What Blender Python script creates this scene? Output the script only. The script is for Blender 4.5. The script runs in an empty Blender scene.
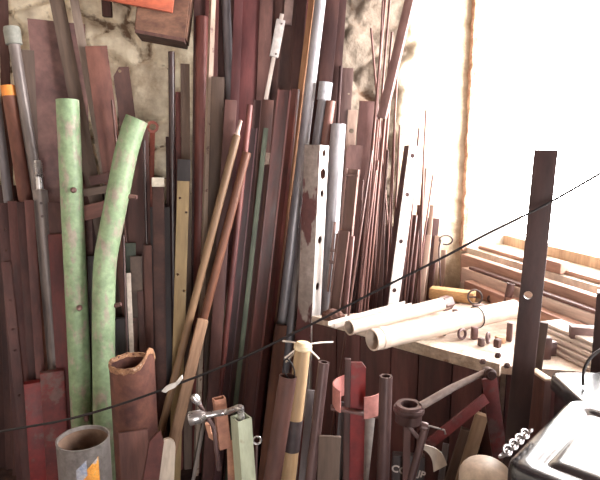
import bpy, bmesh, math, random
from mathutils import Vector, Matrix, noise
from mathutils.bvhtree import BVHTree
from mathutils.geometry import intersect_line_line

random.seed(11)
SC = bpy.context.scene
COL = SC.collection
R = math.radians

# ------------------------------------------------------------------ camera
FPX = 560.0
CAM = Vector((0, 0, 1.6))
PITCH = R(10)
FWD = Vector((0, math.cos(PITCH), -math.sin(PITCH)))
UP = Vector((0, math.sin(PITCH), math.cos(PITCH)))
cd = bpy.data.cameras.new('camera')
cd.sensor_width = 36.0
cd.lens = 36.0 * FPX / 600.0
cd.clip_start = 0.05
co = bpy.data.objects.new('camera', cd)
COL.objects.link(co)
co.location = CAM
co.rotation_euler = (R(90) - PITCH, 0, 0)
SC.camera = co


def ray(px, py):
    return Vector(((px - 300) / FPX, 0, 0)) + UP * (-(py - 240) / FPX) + FWD


def at(px, py, Y):
    r = ray(px, py)
    return CAM + r * (Y / r.y)


def atz(px, py, z):
    r = ray(px, py)
    return CAM + r * ((z - 1.6) / r.z)


def proj(P):
    d = P - CAM
    k = d.dot(FWD)
    return 300 + FPX * d.x / k, 240 - FPX * d.dot(UP) / k


def mpx(w, P):
    return w / FPX * (P - CAM).dot(FWD)


# back wall plane: y = A0 + WB*x ; window wall starts at the corner
WB = 0.13
CORNER = Vector((0.864, 2.94, 0))
A0 = CORNER.y - WB * CORNER.x
WDIR = Vector((0.286, -0.86, 0)).normalized()     # along the window wall towards the viewer
WOUT = Vector((0.86, 0.286, 0)).normalized()      # out through the window

# --------------------------------------------------------------- materials
MATS = {}


def M(name, a, b=None, scale=9.0, stretch=1.0, rough=0.65, metal=0.0, bump=0.25, c=None, cth=0.62, csoft=0.04,
      cscale=14.0, cstretch=1.0, spec=0.4, vary=0.25, rvar=0.15, coat=0.0, keep=False, grain=0.22):
    """Mottled surface: two tones a and b by noise, with optional patches of a third tone c (chips, rust, wear)."""
    if name in MATS:
        return MATS[name]
    m = bpy.data.materials.new(name)
    m.use_nodes = True
    nt = m.node_tree
    N, L = nt.nodes, nt.links
    bs = N['Principled BSDF']
    b = b or tuple(x * 0.7 for x in a)
    if max(a) < .36 and not keep:
        a = (a[0] * .64, a[1] * .50, a[2] * .50); b = (b[0] * .54, b[1] * .41, b[2] * .43)
    tc = N.new('ShaderNodeTexCoord')
    oi = N.new('ShaderNodeObjectInfo')
    wm = N.new('ShaderNodeMath'); wm.operation = 'MULTIPLY'; wm.inputs[1].default_value = 37.0
    L.new(oi.outputs['Random'], wm.inputs[0])

    def nz(sc, st, detail=5.0, rough=0.6):
        mp = N.new('ShaderNodeMapping')
        mp.inputs['Scale'].default_value = (sc, sc, sc * st)
        L.new(tc.outputs['Object'], mp.inputs['Vector'])
        n = N.new('ShaderNodeTexNoise'); n.noise_dimensions = '4D'
        n.inputs['Scale'].default_value = 1.0
        n.inputs['Detail'].default_value = detail
        n.inputs['Roughness'].default_value = rough
        L.new(mp.outputs['Vector'], n.inputs['Vector'])
        L.new(wm.outputs[0], n.inputs['W'])
        return n
    n1 = nz(scale, stretch)
    rp = N.new('ShaderNodeValToRGB')
    rp.color_ramp.elements[0].position = 0.38; rp.color_ramp.elements[0].color = (*b, 1)
    rp.color_ramp.elements[1].position = 0.60; rp.color_ramp.elements[1].color = (*a, 1)
    L.new(n1.outputs['Fac'], rp.inputs['Fac'])
    col = rp.outputs['Color']
    if c:
        n2 = nz(cscale, cstretch)
        r2 = N.new('ShaderNodeMapRange')
        r2.inputs['From Min'].default_value = cth - csoft
        r2.inputs['From Max'].default_value = cth + csoft
        L.new(n2.outputs['Fac'], r2.inputs['Value'])
        mx = N.new('ShaderNodeMix'); mx.data_type = 'RGBA'
        L.new(r2.outputs[0], mx.inputs[0])
        L.new(col, mx.inputs[6]); mx.inputs[7].default_value = (*c, 1)
        col = mx.outputs[2]
    hv = N.new('ShaderNodeHueSaturation')
    vr = N.new('ShaderNodeMapRange')
    vr.inputs['To Min'].default_value = 1 - vary; vr.inputs['To Max'].default_value = 1 + vary
    L.new(oi.outputs['Random'], vr.inputs['Value'])
    L.new(col, hv.inputs['Color'])
    L.new(hv.outputs['Color'], bs.inputs['Base Color'])
    n3 = nz(scale * 5, max(stretch, 0.15), 4.0)
    gm = N.new('ShaderNodeMapRange')
    gm.inputs['From Min'].default_value = .3; gm.inputs['From Max'].default_value = .7
    gm.inputs['To Min'].default_value = 1 - grain; gm.inputs['To Max'].default_value = 1 + grain
    L.new(n3.outputs['Fac'], gm.inputs['Value'])
    vm = N.new('ShaderNodeMath'); vm.operation = 'MULTIPLY'
    L.new(gm.outputs[0], vm.inputs[0]); L.new(vr.outputs[0], vm.inputs[1])
    L.new(vm.outputs[0], hv.inputs['Value'])
    rr = N.new('ShaderNodeMapRange')
    rr.inputs['To Min'].default_value = max(0.05, rough - rvar); rr.inputs['To Max'].default_value = min(1, rough + rvar)
    L.new(n3.outputs['Fac'], rr.inputs['Value'])
    L.new(rr.outputs[0], bs.inputs['Roughness'])
    bs.inputs['Metallic'].default_value = metal
    bs.inputs['Specular IOR Level'].default_value = spec
    if coat:
        bs.inputs['Coat Weight'].default_value = coat
        bs.inputs['Coat Roughness'].default_value = 0.12
    bp = N.new('ShaderNodeBump')
    bp.inputs['Strength'].default_value = bump
    bp.inputs['Distance'].default_value = 0.004
    L.new(n3.outputs['Fac'], bp.inputs['Height'])
    L.new(bp.outputs['Normal'], bs.inputs['Normal'])
    MATS[name] = m
    return m


rust_dark = M('rust_dark', (.125, .072, .062), (.07, .038, .036), stretch=.3, spec=.35)
rust_brown = M('rust_brown', (.19, .105, .082), (.10, .055, .046), stretch=.3)
rust_red = M('rust_red', (.22, .088, .074), (.12, .046, .043), stretch=.25, rough=.5)
rust_gloss = M('rust_gloss', (.21, .075, .06), (.12, .045, .042), stretch=.25, rough=.45, spec=.45, c=(.55, .48, .42), cth=.74, csoft=.01, cscale=10, cstretch=.3)
rust_mauve = M('rust_mauve', (.27, .185, .165), (.17, .11, .10), stretch=.3, rough=.5)
rust_orange = M('rust_orange', (.45, .2, .1), (.22, .1, .06), scale=20)
steel_dark = M('steel_dark', (.12, .085, .08), (.06, .042, .042), stretch=.3, rough=.5, spec=.5, c=(.5, .45, .4), cth=.78, csoft=.01, cscale=22)
steel_bar = M('steel_bar', (.11, .072, .07), (.062, .04, .04), stretch=.3, rough=.6, c=(.45, .38, .33), cth=.72, csoft=.015, cscale=26, vary=.05)
steel_grey = M('steel_grey', (.26, .22, .215), (.15, .115, .11), stretch=.3, rough=.42, metal=.35)
galv = M('galvanised', (.37, .355, .375), (.23, .215, .235), stretch=.25, rough=.42, metal=.3, vary=.12)
galv_dull = M('galvanised_dull', (.21, .19, .20), (.12, .105, .115), keep=True, stretch=.25, rough=.5, metal=.2, vary=.1)
green_paint = M('green_paint', (.25, .34, .20), (.175, .25, .14), keep=True, rough=.5, c=(.29, .25, .2), cth=.57, csoft=.06, cscale=30, cstretch=.45, vary=.05, bump=.4)
green_dull = M('green_dull', (.13, .2, .14), (.07, .11, .085), stretch=.3, vary=.1)
cream_batten = M('cream_batten', (.40, .29, .16), (.3, .205, .105), stretch=.15, c=(.2, .12, .08), cth=.7, vary=.05)
cream_worn = M('cream_worn', (.42, .32, .25), (.27, .19, .15), stretch=.15, c=(.15, .08, .07), cth=.63, cscale=30, vary=.1)
wood_handle = M('wood_handle', (.20, .12, .068), (.13, .075, .042), scale=14, stretch=.08, rough=.5, vary=.1, keep=True)
wood_pale = M('wood_pale', (.38, .255, .145), (.29, .185, .098), scale=16, stretch=.08, rough=.55, vary=.05)
wood_plank = M('wood_plank', (.17, .095, .075), (.09, .05, .043), scale=14, stretch=.09, rough=.75)
wood_tan = M('wood_tan', (.38, .27, .18), (.24, .155, .1), scale=14, stretch=.09, rough=.75)
wood_grey = M('wood_grey', (.17, .118, .092), (.095, .062, .05), keep=True, scale=12, stretch=.09, rough=.8)
slate_board = M('slate_board', (.09, .078, .08), (.05, .043, .047), keep=True, scale=12, stretch=.12, rough=.75)
red_paint = M('red_paint', (.3, .035, .035), (.2, .03, .032), rough=.5, c=(.12, .05, .045), cth=.6, cscale=14, vary=.1)
red_faded = M('red_faded', (.42, .19, .17), (.32, .12, .11), rough=.45, c=(.2, .1, .09), cth=.66, vary=.1)
orange_paint = M('orange_paint', (.38, .085, .04), (.28, .06, .03), keep=True, scale=7, stretch=3, rough=.6, c=(.4, .2, .14), cth=.64, vary=.02)
orange_band = M('orange_band', (.62, .22, .04), (.42, .14, .03), rough=.55)
lit_flange_white = M('lit_flange_white', (.82, .78, .74), (.7, .64, .6), rough=.4, stretch=.3, c=(.3, .18, .14), cth=.73, csoft=.02, vary=.03)  # flange steel blown out by window light, the glare put into its colour
white_dusty = M('white_dusty', (.74, .66, .59), (.6, .52, .46), rough=.5, stretch=.3, vary=.06)
grey_rustpatch = M('grey_rustpatch', (.3, .25, .23), (.22, .18, .165), rough=.5, c=(.10, .035, .036), cth=.53, csoft=.012, cscale=8, cstretch=.4, vary=.02, keep=True)
dull_cap = M('dull_cap', (.27, .27, .24), (.19, .19, .165), keep=True, rough=.7, vary=.05)
wrench_red = M('wrench_red', (.33, .11, .07), (.2, .07, .05), rough=.4, metal=.3)
chrome = M('worn_chrome', (.62, .6, .6), (.42, .4, .41), rough=.3, metal=.8, vary=.05)
can_metal = M('can_metal', (.34, .31, .3), (.2, .18, .17), scale=12, keep=True, rough=.38, metal=.45, vary=.02)
can_inside = M('can_inside', (.34, .28, .2), (.24, .19, .13), rough=.6, vary=.02)
label_orange = M('label_orange', (.7, .33, .06), (.6, .24, .05), scale=30, rough=.5, c=(.4, .36, .35), cth=.62, cscale=30, vary=0)
label_blue = M('label_blue', (.24, .28, .4), (.4, .4, .44), scale=40, rough=.5, vary=0)
black_plastic = M('black_plastic', (.03, .03, .034), (.024, .024, .028), rough=.22, rvar=.06, bump=.03, spec=.8, vary=0, keep=True, grain=.03)
rubber_black = M('rubber_black', (.022, .018, .02), (.014, .012, .014), rough=.6, bump=.1, vary=0)
tape_grey = M('tape_grey', (.085, .075, .075), (.06, .052, .054), rough=.6, vary=0)
rag_white = M('rag_white', (.75, .72, .68), (.6, .57, .54), rough=.9, vary=0)
plastic_blade = M('blade_white', (.5, .42, .34), (.36, .28, .22), rough=.5, stretch=.3, c=(.2, .13, .1), cth=.68, vary=0)
rust_drum = M('rust_drum', (.2, .1, .07), (.11, .052, .042), scale=11, rough=.7, vary=0)
rust_rim = M('rust_rim', (.38, .2, .11), (.15, .07, .04), scale=45, rough=.7, bump=.8, c=(.5, .36, .27), cth=.62, cscale=50, vary=0)
sacking = M('sacking', (.3, .2, .15), (.17, .11, .085), scale=30, rough=.95, bump=.7, vary=0)
pipe_cream = M('pipe_cream', (.6, .5, .42), (.47, .37, .31), stretch=.25, rough=.45, c=(.33, .22, .17), cth=.66, vary=.06)
sign_dark = M('sign_dark', (.045, .035, .035), (.03, .024, .025), rough=.5, vary=0)
sign_ink = M('sign_ink', (.42, .36, .33), (.34, .28, .26), rough=.6, vary=0)
pale_green_steel = M('pale_green_steel', (.42, .45, .34), (.32, .34, .25), rough=.45, stretch=.3, metal=.15, c=(.24, .2, .14), cth=.7, vary=0)
jamb_rust = M('jamb_rust', (.68, .45, .33), (.36, .19, .13), scale=26, rough=.8, bump=.9, vary=0)
rod_steel = M('rod_steel', (.26, .165, .135), (.14, .08, .07), stretch=.1, rough=.42, metal=.2)

# ------------------------------------------------------------ mesh helpers


def finish(bm, name, mat, angle=35):
    bmesh.ops.remove_doubles(bm, verts=bm.verts, dist=1e-6)
    bmesh.ops.recalc_face_normals(bm, faces=bm.faces)
    me = bpy.data.meshes.new(name)
    bm.to_mesh(me)
    bm.free()
    me.materials.append(mat)
    for p in me.polygons:
        p.use_smooth = len(p.vertices) < 9
    me.set_sharp_from_angle(angle=R(angle))
    return me


def link(name, me, parent=None, mw=None):
    o = bpy.data.objects.new(name, me)
    COL.objects.link(o)
    if parent:
        o.parent = parent
    if mw is not None:
        o.matrix_world = mw if not parent else parent.matrix_world @ mw
        if parent:
            o.matrix_parent_inverse = Matrix()
            o.matrix_basis = mw
    return o


def tag(o, label, cat, group=None, kind=None):
    if label:
        o['label'] = label
        o['category'] = cat
    if group:
        o['group'] = group
    if kind:
        o['kind'] = kind
    return o


def add_box(bm, x0, x1, y0, y1, z0, z1, mtx=None, bev=0.0):
    vs = [bm.verts.new((x, y, z)) for z in (z0, z1) for y in (y0, y1) for x in (x0, x1)]
    fs = [(0, 2, 3, 1), (4, 5, 7, 6), (0, 1, 5, 4), (2, 6, 7, 3), (0, 4, 6, 2), (1, 3, 7, 5)]
    faces = [bm.faces.new([vs[i] for i in f]) for f in fs]
    if bev:
        es = list({e for f in faces for e in f.edges})
        r = bmesh.ops.bevel(bm, geom=es, offset=bev, segments=2, affect='EDGES', profile=.5)
        vs = list({v for f in r['faces'] for v in f.verts} | {v for v in vs if v.is_valid})
    if mtx is not None:
        bmesh.ops.transform(bm, matrix=mtx, verts=[v for v in vs if v.is_valid])
    return bm


def box_bm(sx, sy, z0, z1, bev=0.0):
    return add_box(bmesh.new(), -sx / 2, sx / 2, -sy / 2, sy / 2, z0, z1, bev=bev)


def extrude_bm(outer, L, z0=0.0, bm=None):
    bm = bm or bmesh.new()
    lo = [bm.verts.new((x, y, z0)) for x, y in outer]
    hi = [bm.verts.new((x, y, L)) for x, y in outer]
    n = len(outer)
    for i in range(n):
        bm.faces.new((lo[i], lo[(i + 1) % n], hi[(i + 1) % n], hi[i]))
    bm.faces.new(lo[::-1]); bm.faces.new(hi)
    return bm


def hollow_bm(outer, inner, L, z0=0.0, bm=None):
    bm = bm or bmesh.new()
    n = len(outer)
    r = [[bm.verts.new((x, y, z)) for x, y in lp] for lp, z in ((outer, z0), (outer, L), (inner, L), (inner, z0))]
    for k in range(4):
        a, b = r[k], r[(k + 1) % 4]
        for i in range(n):
            bm.faces.new((a[i], a[(i + 1) % n], b[(i + 1) % n], b[i]))
    return bm


def circ(r, n=24):
    return [(r * math.cos(2 * math.pi * i / n), r * math.sin(2 * math.pi * i / n)) for i in range(n)]


def tube_bm(r, L, wall=None, z0=0.0, n=24, bm=None):
    wall = wall or max(.0025, r * .13)
    return hollow_bm(circ(r, n), circ(r - wall, n), L, z0, bm)


def lathe_bm(prof, n=24, bm=None):
    """prof: (radius, z) list; a radius of 0 closes to a point."""
    bm = bm or bmesh.new()
    rings = []
    for r, z in prof:
        if r <= 1e-6:
            rings.append([bm.verts.new((0, 0, z))])
        else:
            rings.append([bm.verts.new((r * math.cos(2 * math.pi * i / n), r * math.sin(2 * math.pi * i / n), z)) for i in range(n)])
    for a, b in zip(rings, rings[1:]):
        for i in range(n):
            j = (i + 1) % n
            if len(a) == 1 and len(b) > 1:
                bm.faces.new((a[0], b[i], b[j]))
            elif len(b) == 1 and len(a) > 1:
                bm.faces.new((a[i], a[j], b[0]))
            elif len(a) > 1:
                bm.faces.new((a[i], a[j], b[j], b[i]))
    return bm


def angle_prof(a, b, t):
    """L section whose corner points at the viewer, legs running back to both sides."""
    s = math.sqrt(.5)
    pts = [(0, 0), (a, 0), (a, t), (t, t), (t, b), (0, b)]
    out = [((x - y) * s, (x + y) * s) for x, y in pts]
    cx = (max(p[0] for p in out) + min(p[0] for p in out)) / 2
    cy = (max(p[1] for p in out) + min(p[1] for p in out)) / 2
    return [(x - cx, y - cy) for x, y in out]


def channel_prof(w, d, t):
    """U section, open towards the viewer (-y)."""
    pts = [(-w / 2, -d / 2), (-w / 2 + t, -d / 2), (-w / 2 + t, d / 2 - t), (w / 2 - t, d / 2 - t), (w / 2 - t, -d / 2), (w / 2, -d / 2), (w / 2, d / 2), (-w / 2, d / 2)]
    return pts


def sweep_bm(pts, r, n=10, closed=False, bm=None, hollow=0.0):
    bm = bm or bmesh.new()
    pts = [Vector(p) for p in pts]
    m = len(pts)
    rad = r if isinstance(r, (list, tuple)) else [r] * m
    tans = []
    for i in range(m):
        if closed:
            t = pts[(i + 1) % m] - pts[i - 1]
        else:
            t = pts[min(i + 1, m - 1)] - pts[max(i - 1, 0)]
        tans.append(t.normalized())
    u = tans[0].orthogonal().normalized()

    def rings_for(dr):
        nonlocal u
        uu = tans[0].orthogonal().normalized()
        out = []
        for i in range(m):
            uu = (uu - tans[i] * uu.dot(tans[i])).normalized()
            v = tans[i].cross(uu)
            out.append([bm.verts.new(pts[i] + (uu * math.cos(2 * math.pi * k / n) + v * math.sin(2 * math.pi * k / n)) * (rad[i] - dr)) for k in range(n)])
        return out

    def skin(rs, flip=False):
        seq = list(zip(rs, rs[1:])) + ([(rs[-1], rs[0])] if closed else [])
        for a, b in seq:
            for k in range(n):
                bm.faces.new((a[k], a[(k + 1) % n], b[(k + 1) % n], b[k]))
    ro = rings_for(0)
    skin(ro)
    if hollow:
        ri = rings_for(hollow)
        skin(ri)
        for a, b in ((ro[0], ri[0]), (ro[-1], ri[-1])):
            for k in range(n):
                bm.faces.new((a[k], a[(k + 1) % n], b[(k + 1) % n], b[k]))
    elif not closed:
        bm.faces.new(ro[0][::-1]); bm.faces.new(ro[-1])
    return bm


def smooth_path(pts, n=8):
    """Catmull-Rom through pts."""
    pts = [Vector(p) for p in pts]
    P = [pts[0] * 2 - pts[1]] + pts + [pts[-1] * 2 - pts[-2]]
    out = []
    for i in range(1, len(P) - 2):
        for k in range(n):
            t = k / n
            a, b, c, d = P[i - 1], P[i], P[i + 1], P[i + 2]
            out.append(.5 * ((2 * b) + (c - a) * t + (2 * a - 5 * b + 4 * c - d) * t * t + (3 * b - a - 3 * c + d) * t ** 3))
    out.append(pts[-1])
    return out


def prism_bm(outline, t, bm=None, bev=0.0):
    """outline in (x, z), thickness t along y."""
    bm = bm or bmesh.new()
    a = [bm.verts.new((x, -t / 2, z)) for x, z in outline]
    b = [bm.verts.new((x, t / 2, z)) for x, z in outline]
    n = len(outline)
    for i in range(n):
        bm.faces.new((a[i], a[(i + 1) % n], b[(i + 1) % n], b[i]))
    bm.faces.new(a[::-1]); bm.faces.new(b)
    return bm


def cut(me, cutters, name):
    """me minus the given closed bmeshes (drilled holes)."""
    o = bpy.data.objects.new('tmp', me); COL.objects.link(o)
    cb = bmesh.new()
    for c in cutters:
        tmp = bpy.data.meshes.new('t'); c.to_mesh(tmp); c.free(); cb.from_mesh(tmp); bpy.data.meshes.remove(tmp)
    bmesh.ops.recalc_face_normals(cb, faces=cb.faces)
    cm = bpy.data.meshes.new('cutter'); cb.to_mesh(cm); cb.free()
    c = bpy.data.objects.new('tmpc', cm); COL.objects.link(c)
    md = o.modifiers.new('b', 'BOOLEAN'); md.operation = 'DIFFERENCE'; md.object = c; md.solver = 'EXACT'
    dg = bpy.context.evaluated_depsgraph_get()
    dg.update()
    new = bpy.data.meshes.new_from_object(o.evaluated_get(dg))
    new.name = name
    bpy.data.objects.remove(o); bpy.data.objects.remove(c)
    bpy.data.meshes.remove(cm)
    mat = me.materials[0]
    bpy.data.meshes.remove(me)
    new.materials.clear(); new.materials.append(mat)
    for p in new.polygons:
        p.use_smooth = True
        p.material_index = 0
    new.set_sharp_from_angle(angle=R(35))
    return new


def hole_y(x, z, r, n=12):
    """a cylinder along y through (x, z)"""
    bm = bmesh.new()
    lathe_bm([(0, -.5), (r, -.5), (r, .5), (0, .5)], n, bm)
    bmesh.ops.transform(bm, matrix=Matrix.Translation((x, 0, z)) @ Matrix.Rotation(R(90), 4, 'X'), verts=bm.verts)
    return bm


# -------------------------------------------------- collision-aware placing
PLACED = []


def reg(o, axis=None, rad=0.0):
    """remember the thing's world mesh so that later ones lean clear of it"""
    bpy.context.view_layer.update()
    vs, ps = [], []
    for q in [o] + list(o.children_recursive):
        if q.type != 'MESH':
            continue
        b = len(vs)
        vs += [q.matrix_world @ v.co for v in q.data.vertices]
        ps += [tuple(b + i for i in p.vertices) for p in q.data.polygons]
    PLACED.append(entry(vs, ps, axis, rad))
    return o


def entry(vs, ps, axis=None, rad=0.0):
    lo = [min(v[i] for v in vs) for i in range(3)]
    hi = [max(v[i] for v in vs) for i in range(3)]
    return [lo, hi, BVHTree.FromPolygons(vs, ps), axis, rad]


def strip(e):
    """image strip of a bar: {row: (x, half width, distance to the viewer)}"""
    if len(e) > 6:
        return e[6]
    T, Fo = e[3][1], e[3][0]
    d = {}
    for k in range(0, 41):
        P = T.lerp(Fo, k / 40)
        q = (P - CAM).dot(FWD)
        x, y = proj(P)
        d[k] = (x, y, e[5] / 2 / q * FPX, P)
    ys = [v[1] for v in d.values()]
    out = {}
    row = math.ceil(ys[0] / 12) * 12
    k = 0
    while row < min(ys[-1], 470):
        while k < 39 and ys[k + 1] < row:
            k += 1
        t = (row - ys[k]) / max(1e-6, ys[k + 1] - ys[k])
        a, b = d[k], d[k + 1]
        out[row] = (a[0] + (b[0] - a[0]) * t, a[2], a[3].lerp(b[3], t).y)
        row += 12
    e.append(out)
    return out


def behind(e, p):
    """whether the new bar e would stand behind the bar p, already there, where they cross in the view"""
    a, b = strip(e), strip(p)
    for r_, (x, h, y) in a.items():
        if r_ in b:
            x2, h2, y2 = b[r_]
            if abs(x - x2) < h + h2 - 1.0 and y > y2 - (e[4] + p[4]) * .5 - .003:
                return True
    return False


def clash(e):
    for p in PLACED:
        if len(e) > 5 and len(p) > 5 and behind(e, p):
            return True
    for p in PLACED:
        if any(e[0][i] > p[1][i] or p[0][i] > e[1][i] for i in range(3)):
            continue
        if e[2].overlap(p[2]):
            return True
        if e[3] and p[3]:
            r = intersect_line_line(e[3][0], e[3][1], p[3][0], p[3][1])
            if r:
                ok = True
                for q, ax in ((r[0], e[3]), (r[1], p[3])):
                    t = (q - ax[0]).dot((ax[1] - ax[0]).normalized()) / (ax[1] - ax[0]).length
                    if t < 0 or t > 1:
                        ok = False
                if ok and (r[0] - r[1]).length < .8 * (e[4] + p[4]):
                    return True
    return False


def solve(top, low, g, lean, Y):
    r1, r2 = ray(*top), ray(*low)
    n = r1.cross(r2)
    if Y is None:
        at_, af, b = A0 - g, A0 - g - lean, WB
    else:
        at_, af, b = Y[0] - g, Y[1] - g, 0.0
    T = CAM + r1 * (at_ / (r1.y - b * r1.x))
    x = (CAM.z * n.z - n.y * af) / (n.x + n.y * b)
    return T, Vector((x, af + b * x, 0.003))


def frame(foot, top, yaw=0.0):
    z = (top - foot).normalized()
    v = (foot + top) / 2 - CAM
    v.z = 0
    y = (v - z * v.dot(z)).normalized()
    x = y.cross(z)
    m = Matrix((x, y, z)).transposed().to_4x4()
    m.translation = foot
    return m @ Matrix.Rotation(R(yaw), 4, 'Z')


BARS = {}
GDBG = False


def bar(name, label, cat, kind, mat, top, low, w, th=None, yaw=0, g=.06, lean=.1, holes=None, group=None, Y=None, end=None,
        outline=None, wall=None, hr=.18, parts=None, w2=None, bev=.0012, step=.007, gmax=.9, fit=True, push=0.0):
    """A long thing standing on the floor (or stopping at `end`), its axis through the two image points; pushed out from
    the wall until it lies in front of everything already standing there."""
    gg = g
    while True:
        T, Fo = solve(top, low, gg, lean, Y)
        if end:
            a, b = 0.0, 1.0
            for _ in range(40):
                mid = (a + b) / 2
                if proj(T.lerp(Fo, mid))[1] < end:
                    a = mid
                else:
                    b = mid
            Fo = T.lerp(Fo, a)
        L = (T - Fo).length
        W = mpx(w, T)
        t = th if th is not None else W * .35
        if kind == 'board':
            bm = box_bm(W, t, 0, L, bev=min(bev, t * .2, W * .2))
        elif kind == 'tube':
            bm = tube_bm(W / 2, L, wall)
        elif kind == 'rod':
            bm = lathe_bm([(0, 0), (W / 2, 0), (W / 2, L - W * .1), (W * .42, L), (0, L)], 12)
        elif kind == 'angle':
            k = math.sqrt(.5)
            bm = extrude_bm(angle_prof(W / (2 * k), (mpx(w2, T) if w2 else W) / (2 * k), wall or max(.003, W * .1)), L)
        elif kind == 'channel':
            bm = extrude_bm(channel_prof(W, t, wall or max(.003, W * .12)), L)
        elif kind == 'sqtube':
            wl = wall or W * .1
            h, d = W / 2, t / 2
            bm = hollow_bm([(-h, -d), (h, -d), (h, d), (-h, d)], [(-h + wl, -d + wl), (h - wl, -d + wl), (h - wl, d - wl), (-h + wl, d - wl)], L)
        elif kind == 'plate':
            bm = prism_bm(outline(W, L), t)
        mw = frame(Fo, T, yaw)
        vs = [mw @ v.co for v in bm.verts]
        bm.verts.index_update()
        ps = [tuple(v.index for v in f.verts) for f in bm.faces]
        half = min(W, t) / 2 if kind in ('board', 'plate', 'channel', 'sqtube') else W / 2 * (.5 if kind == 'angle' else 1)
        e = entry(vs, ps, (Fo, T), half) + [W]
        if not fit or gg > gmax or not clash(e):
            break
        bm.free()
        gg += step
    if push:
        T, Fo = solve(top, low, gg + push, lean, Y)
        Fo = T + (Fo - T).normalized() * L
        mw = frame(Fo, T, yaw)
        e = entry([mw @ v.co for v in bm.verts], ps, (Fo, T), half) + [W]
    if gg > gmax:
        print('NOFIT', name, top)
    if GDBG: print('GAP %-22s %.3f' % (name, gg))
    PLACED.append(e)
    me = finish(bm, name, mat)
    if holes:
        # holes: image rows at which the bar is drilled
        cs = []
        for h in holes:
            hx = 0
            if isinstance(h, tuple):
                h, hx = h
            a, b = 0.0, 1.0
            for _ in range(30):
                mid = (a + b) / 2
                if proj(T.lerp(Fo, mid))[1] < h:
                    a = mid
                else:
                    b = mid
            cs.append(hole_y(hx * W, L * (1 - a), W * hr))
        me = cut(me, cs, name)
    o = link(name, me, mw=mw)
    tag(o, label, cat, group)
    o_info = dict(T=T, F=Fo, L=L, W=W, t=t, mw=mw, g=gg)
    BARS[o.name] = o_info
    return o, o_info


def part(parent, name, bm, mat, mw=None, label=None, angle=35):
    o = link(name, finish(bm, name, mat, angle), parent, mw if mw is not None else Matrix())
    if label:
        o['label'] = label
    return o


def zat(info, py):
    """local height along the bar at which its axis crosses image row py"""
    a, b = 0.0, 1.0
    for _ in range(30):
        mid = (a + b) / 2
        if proj(info['T'].lerp(info['F'], mid))[1] < py:
            a = mid
        else:
            b = mid
    return info['L'] * (1 - a)


# ------------------------------------------------------------------- room


def vcol_mat():
    m = bpy.data.materials.new('limewashed_rubble')
    m.use_nodes = True
    N, L = m.node_tree.nodes, m.node_tree.links
    bs = N['Principled BSDF']
    tc = N.new('ShaderNodeTexCoord')
    at1 = N.new('ShaderNodeAttribute'); at1.attribute_name = 'joint'
    at2 = N.new('ShaderNodeAttribute'); at2.attribute_name = 'bare'
    n1 = N.new('ShaderNodeTexNoise'); n1.inputs['Scale'].default_value = 9; n1.inputs['Detail'].default_value = 7; n1.inputs['Roughness'].default_value = .65
    L.new(tc.outputs['Object'], n1.inputs['Vector'])
    n2 = N.new('ShaderNodeTexNoise'); n2.inputs['Scale'].default_value = 45; n2.inputs['Detail'].default_value = 6
    L.new(tc.outputs['Object'], n2.inputs['Vector'])
    rp = N.new('ShaderNodeValToRGB')
    rp.color_ramp.elements[0].position = .34; rp.color_ramp.elements[0].color = (.52, .41, .29, 1)
    rp.color_ramp.elements[1].position = .62; rp.color_ramp.elements[1].color = (.84, .74, .57, 1)
    L.new(n1.outputs['Fac'], rp.inputs['Fac'])

    def mixto(col, fac, rgb):
        mx = N.new('ShaderNodeMix'); mx.data_type = 'RGBA'
        L.new(fac, mx.inputs[0]); L.new(col, mx.inputs[6]); mx.inputs[7].default_value = (*rgb, 1)
        return mx.outputs[2]
    ad = N.new('ShaderNodeMath'); ad.operation = 'MULTIPLY_ADD'
    L.new(n2.outputs['Fac'], ad.inputs[0]); ad.inputs[1].default_value = .9
    L.new(at1.outputs['Fac'], ad.inputs[2])
    r1 = N.new('ShaderNodeMapRange'); r1.inputs['From Min'].default_value = .78; r1.inputs['From Max'].default_value = 1.15; r1.inputs['To Max'].default_value = .92
    L.new(ad.outputs[0], r1.inputs['Value'])
    at3 = N.new('ShaderNodeAttribute'); at3.attribute_name = 'painted_shade'
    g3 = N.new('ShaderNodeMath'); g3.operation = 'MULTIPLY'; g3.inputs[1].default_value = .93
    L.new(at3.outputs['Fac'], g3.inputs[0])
    c = mixto(rp.outputs['Color'], g3.outputs[0], (.16, .125, .10))  # dark tone painted where the window light should fall off
    c = mixto(c, at2.outputs['Fac'], (.24, .155, .105))
    c = mixto(c, r1.outputs[0], (.12, .068, .042))
    L.new(c, bs.inputs['Base Color'])
    bs.inputs['Roughness'].default_value = .92
    bs.inputs['Specular IOR Level'].default_value = .15
    bp = N.new('ShaderNodeBump'); bp.inputs['Strength'].default_value = .6; bp.inputs['Distance'].default_value = .012
    L.new(n2.outputs['Fac'], bp.inputs['Height']); L.new(bp.outputs['Normal'], bs.inputs['Normal'])
    return m


def sstep(a, b, x):
    t = max(0, min(1, (x - a) / (b - a)))
    return t * t * (3 - 2 * t)


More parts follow.
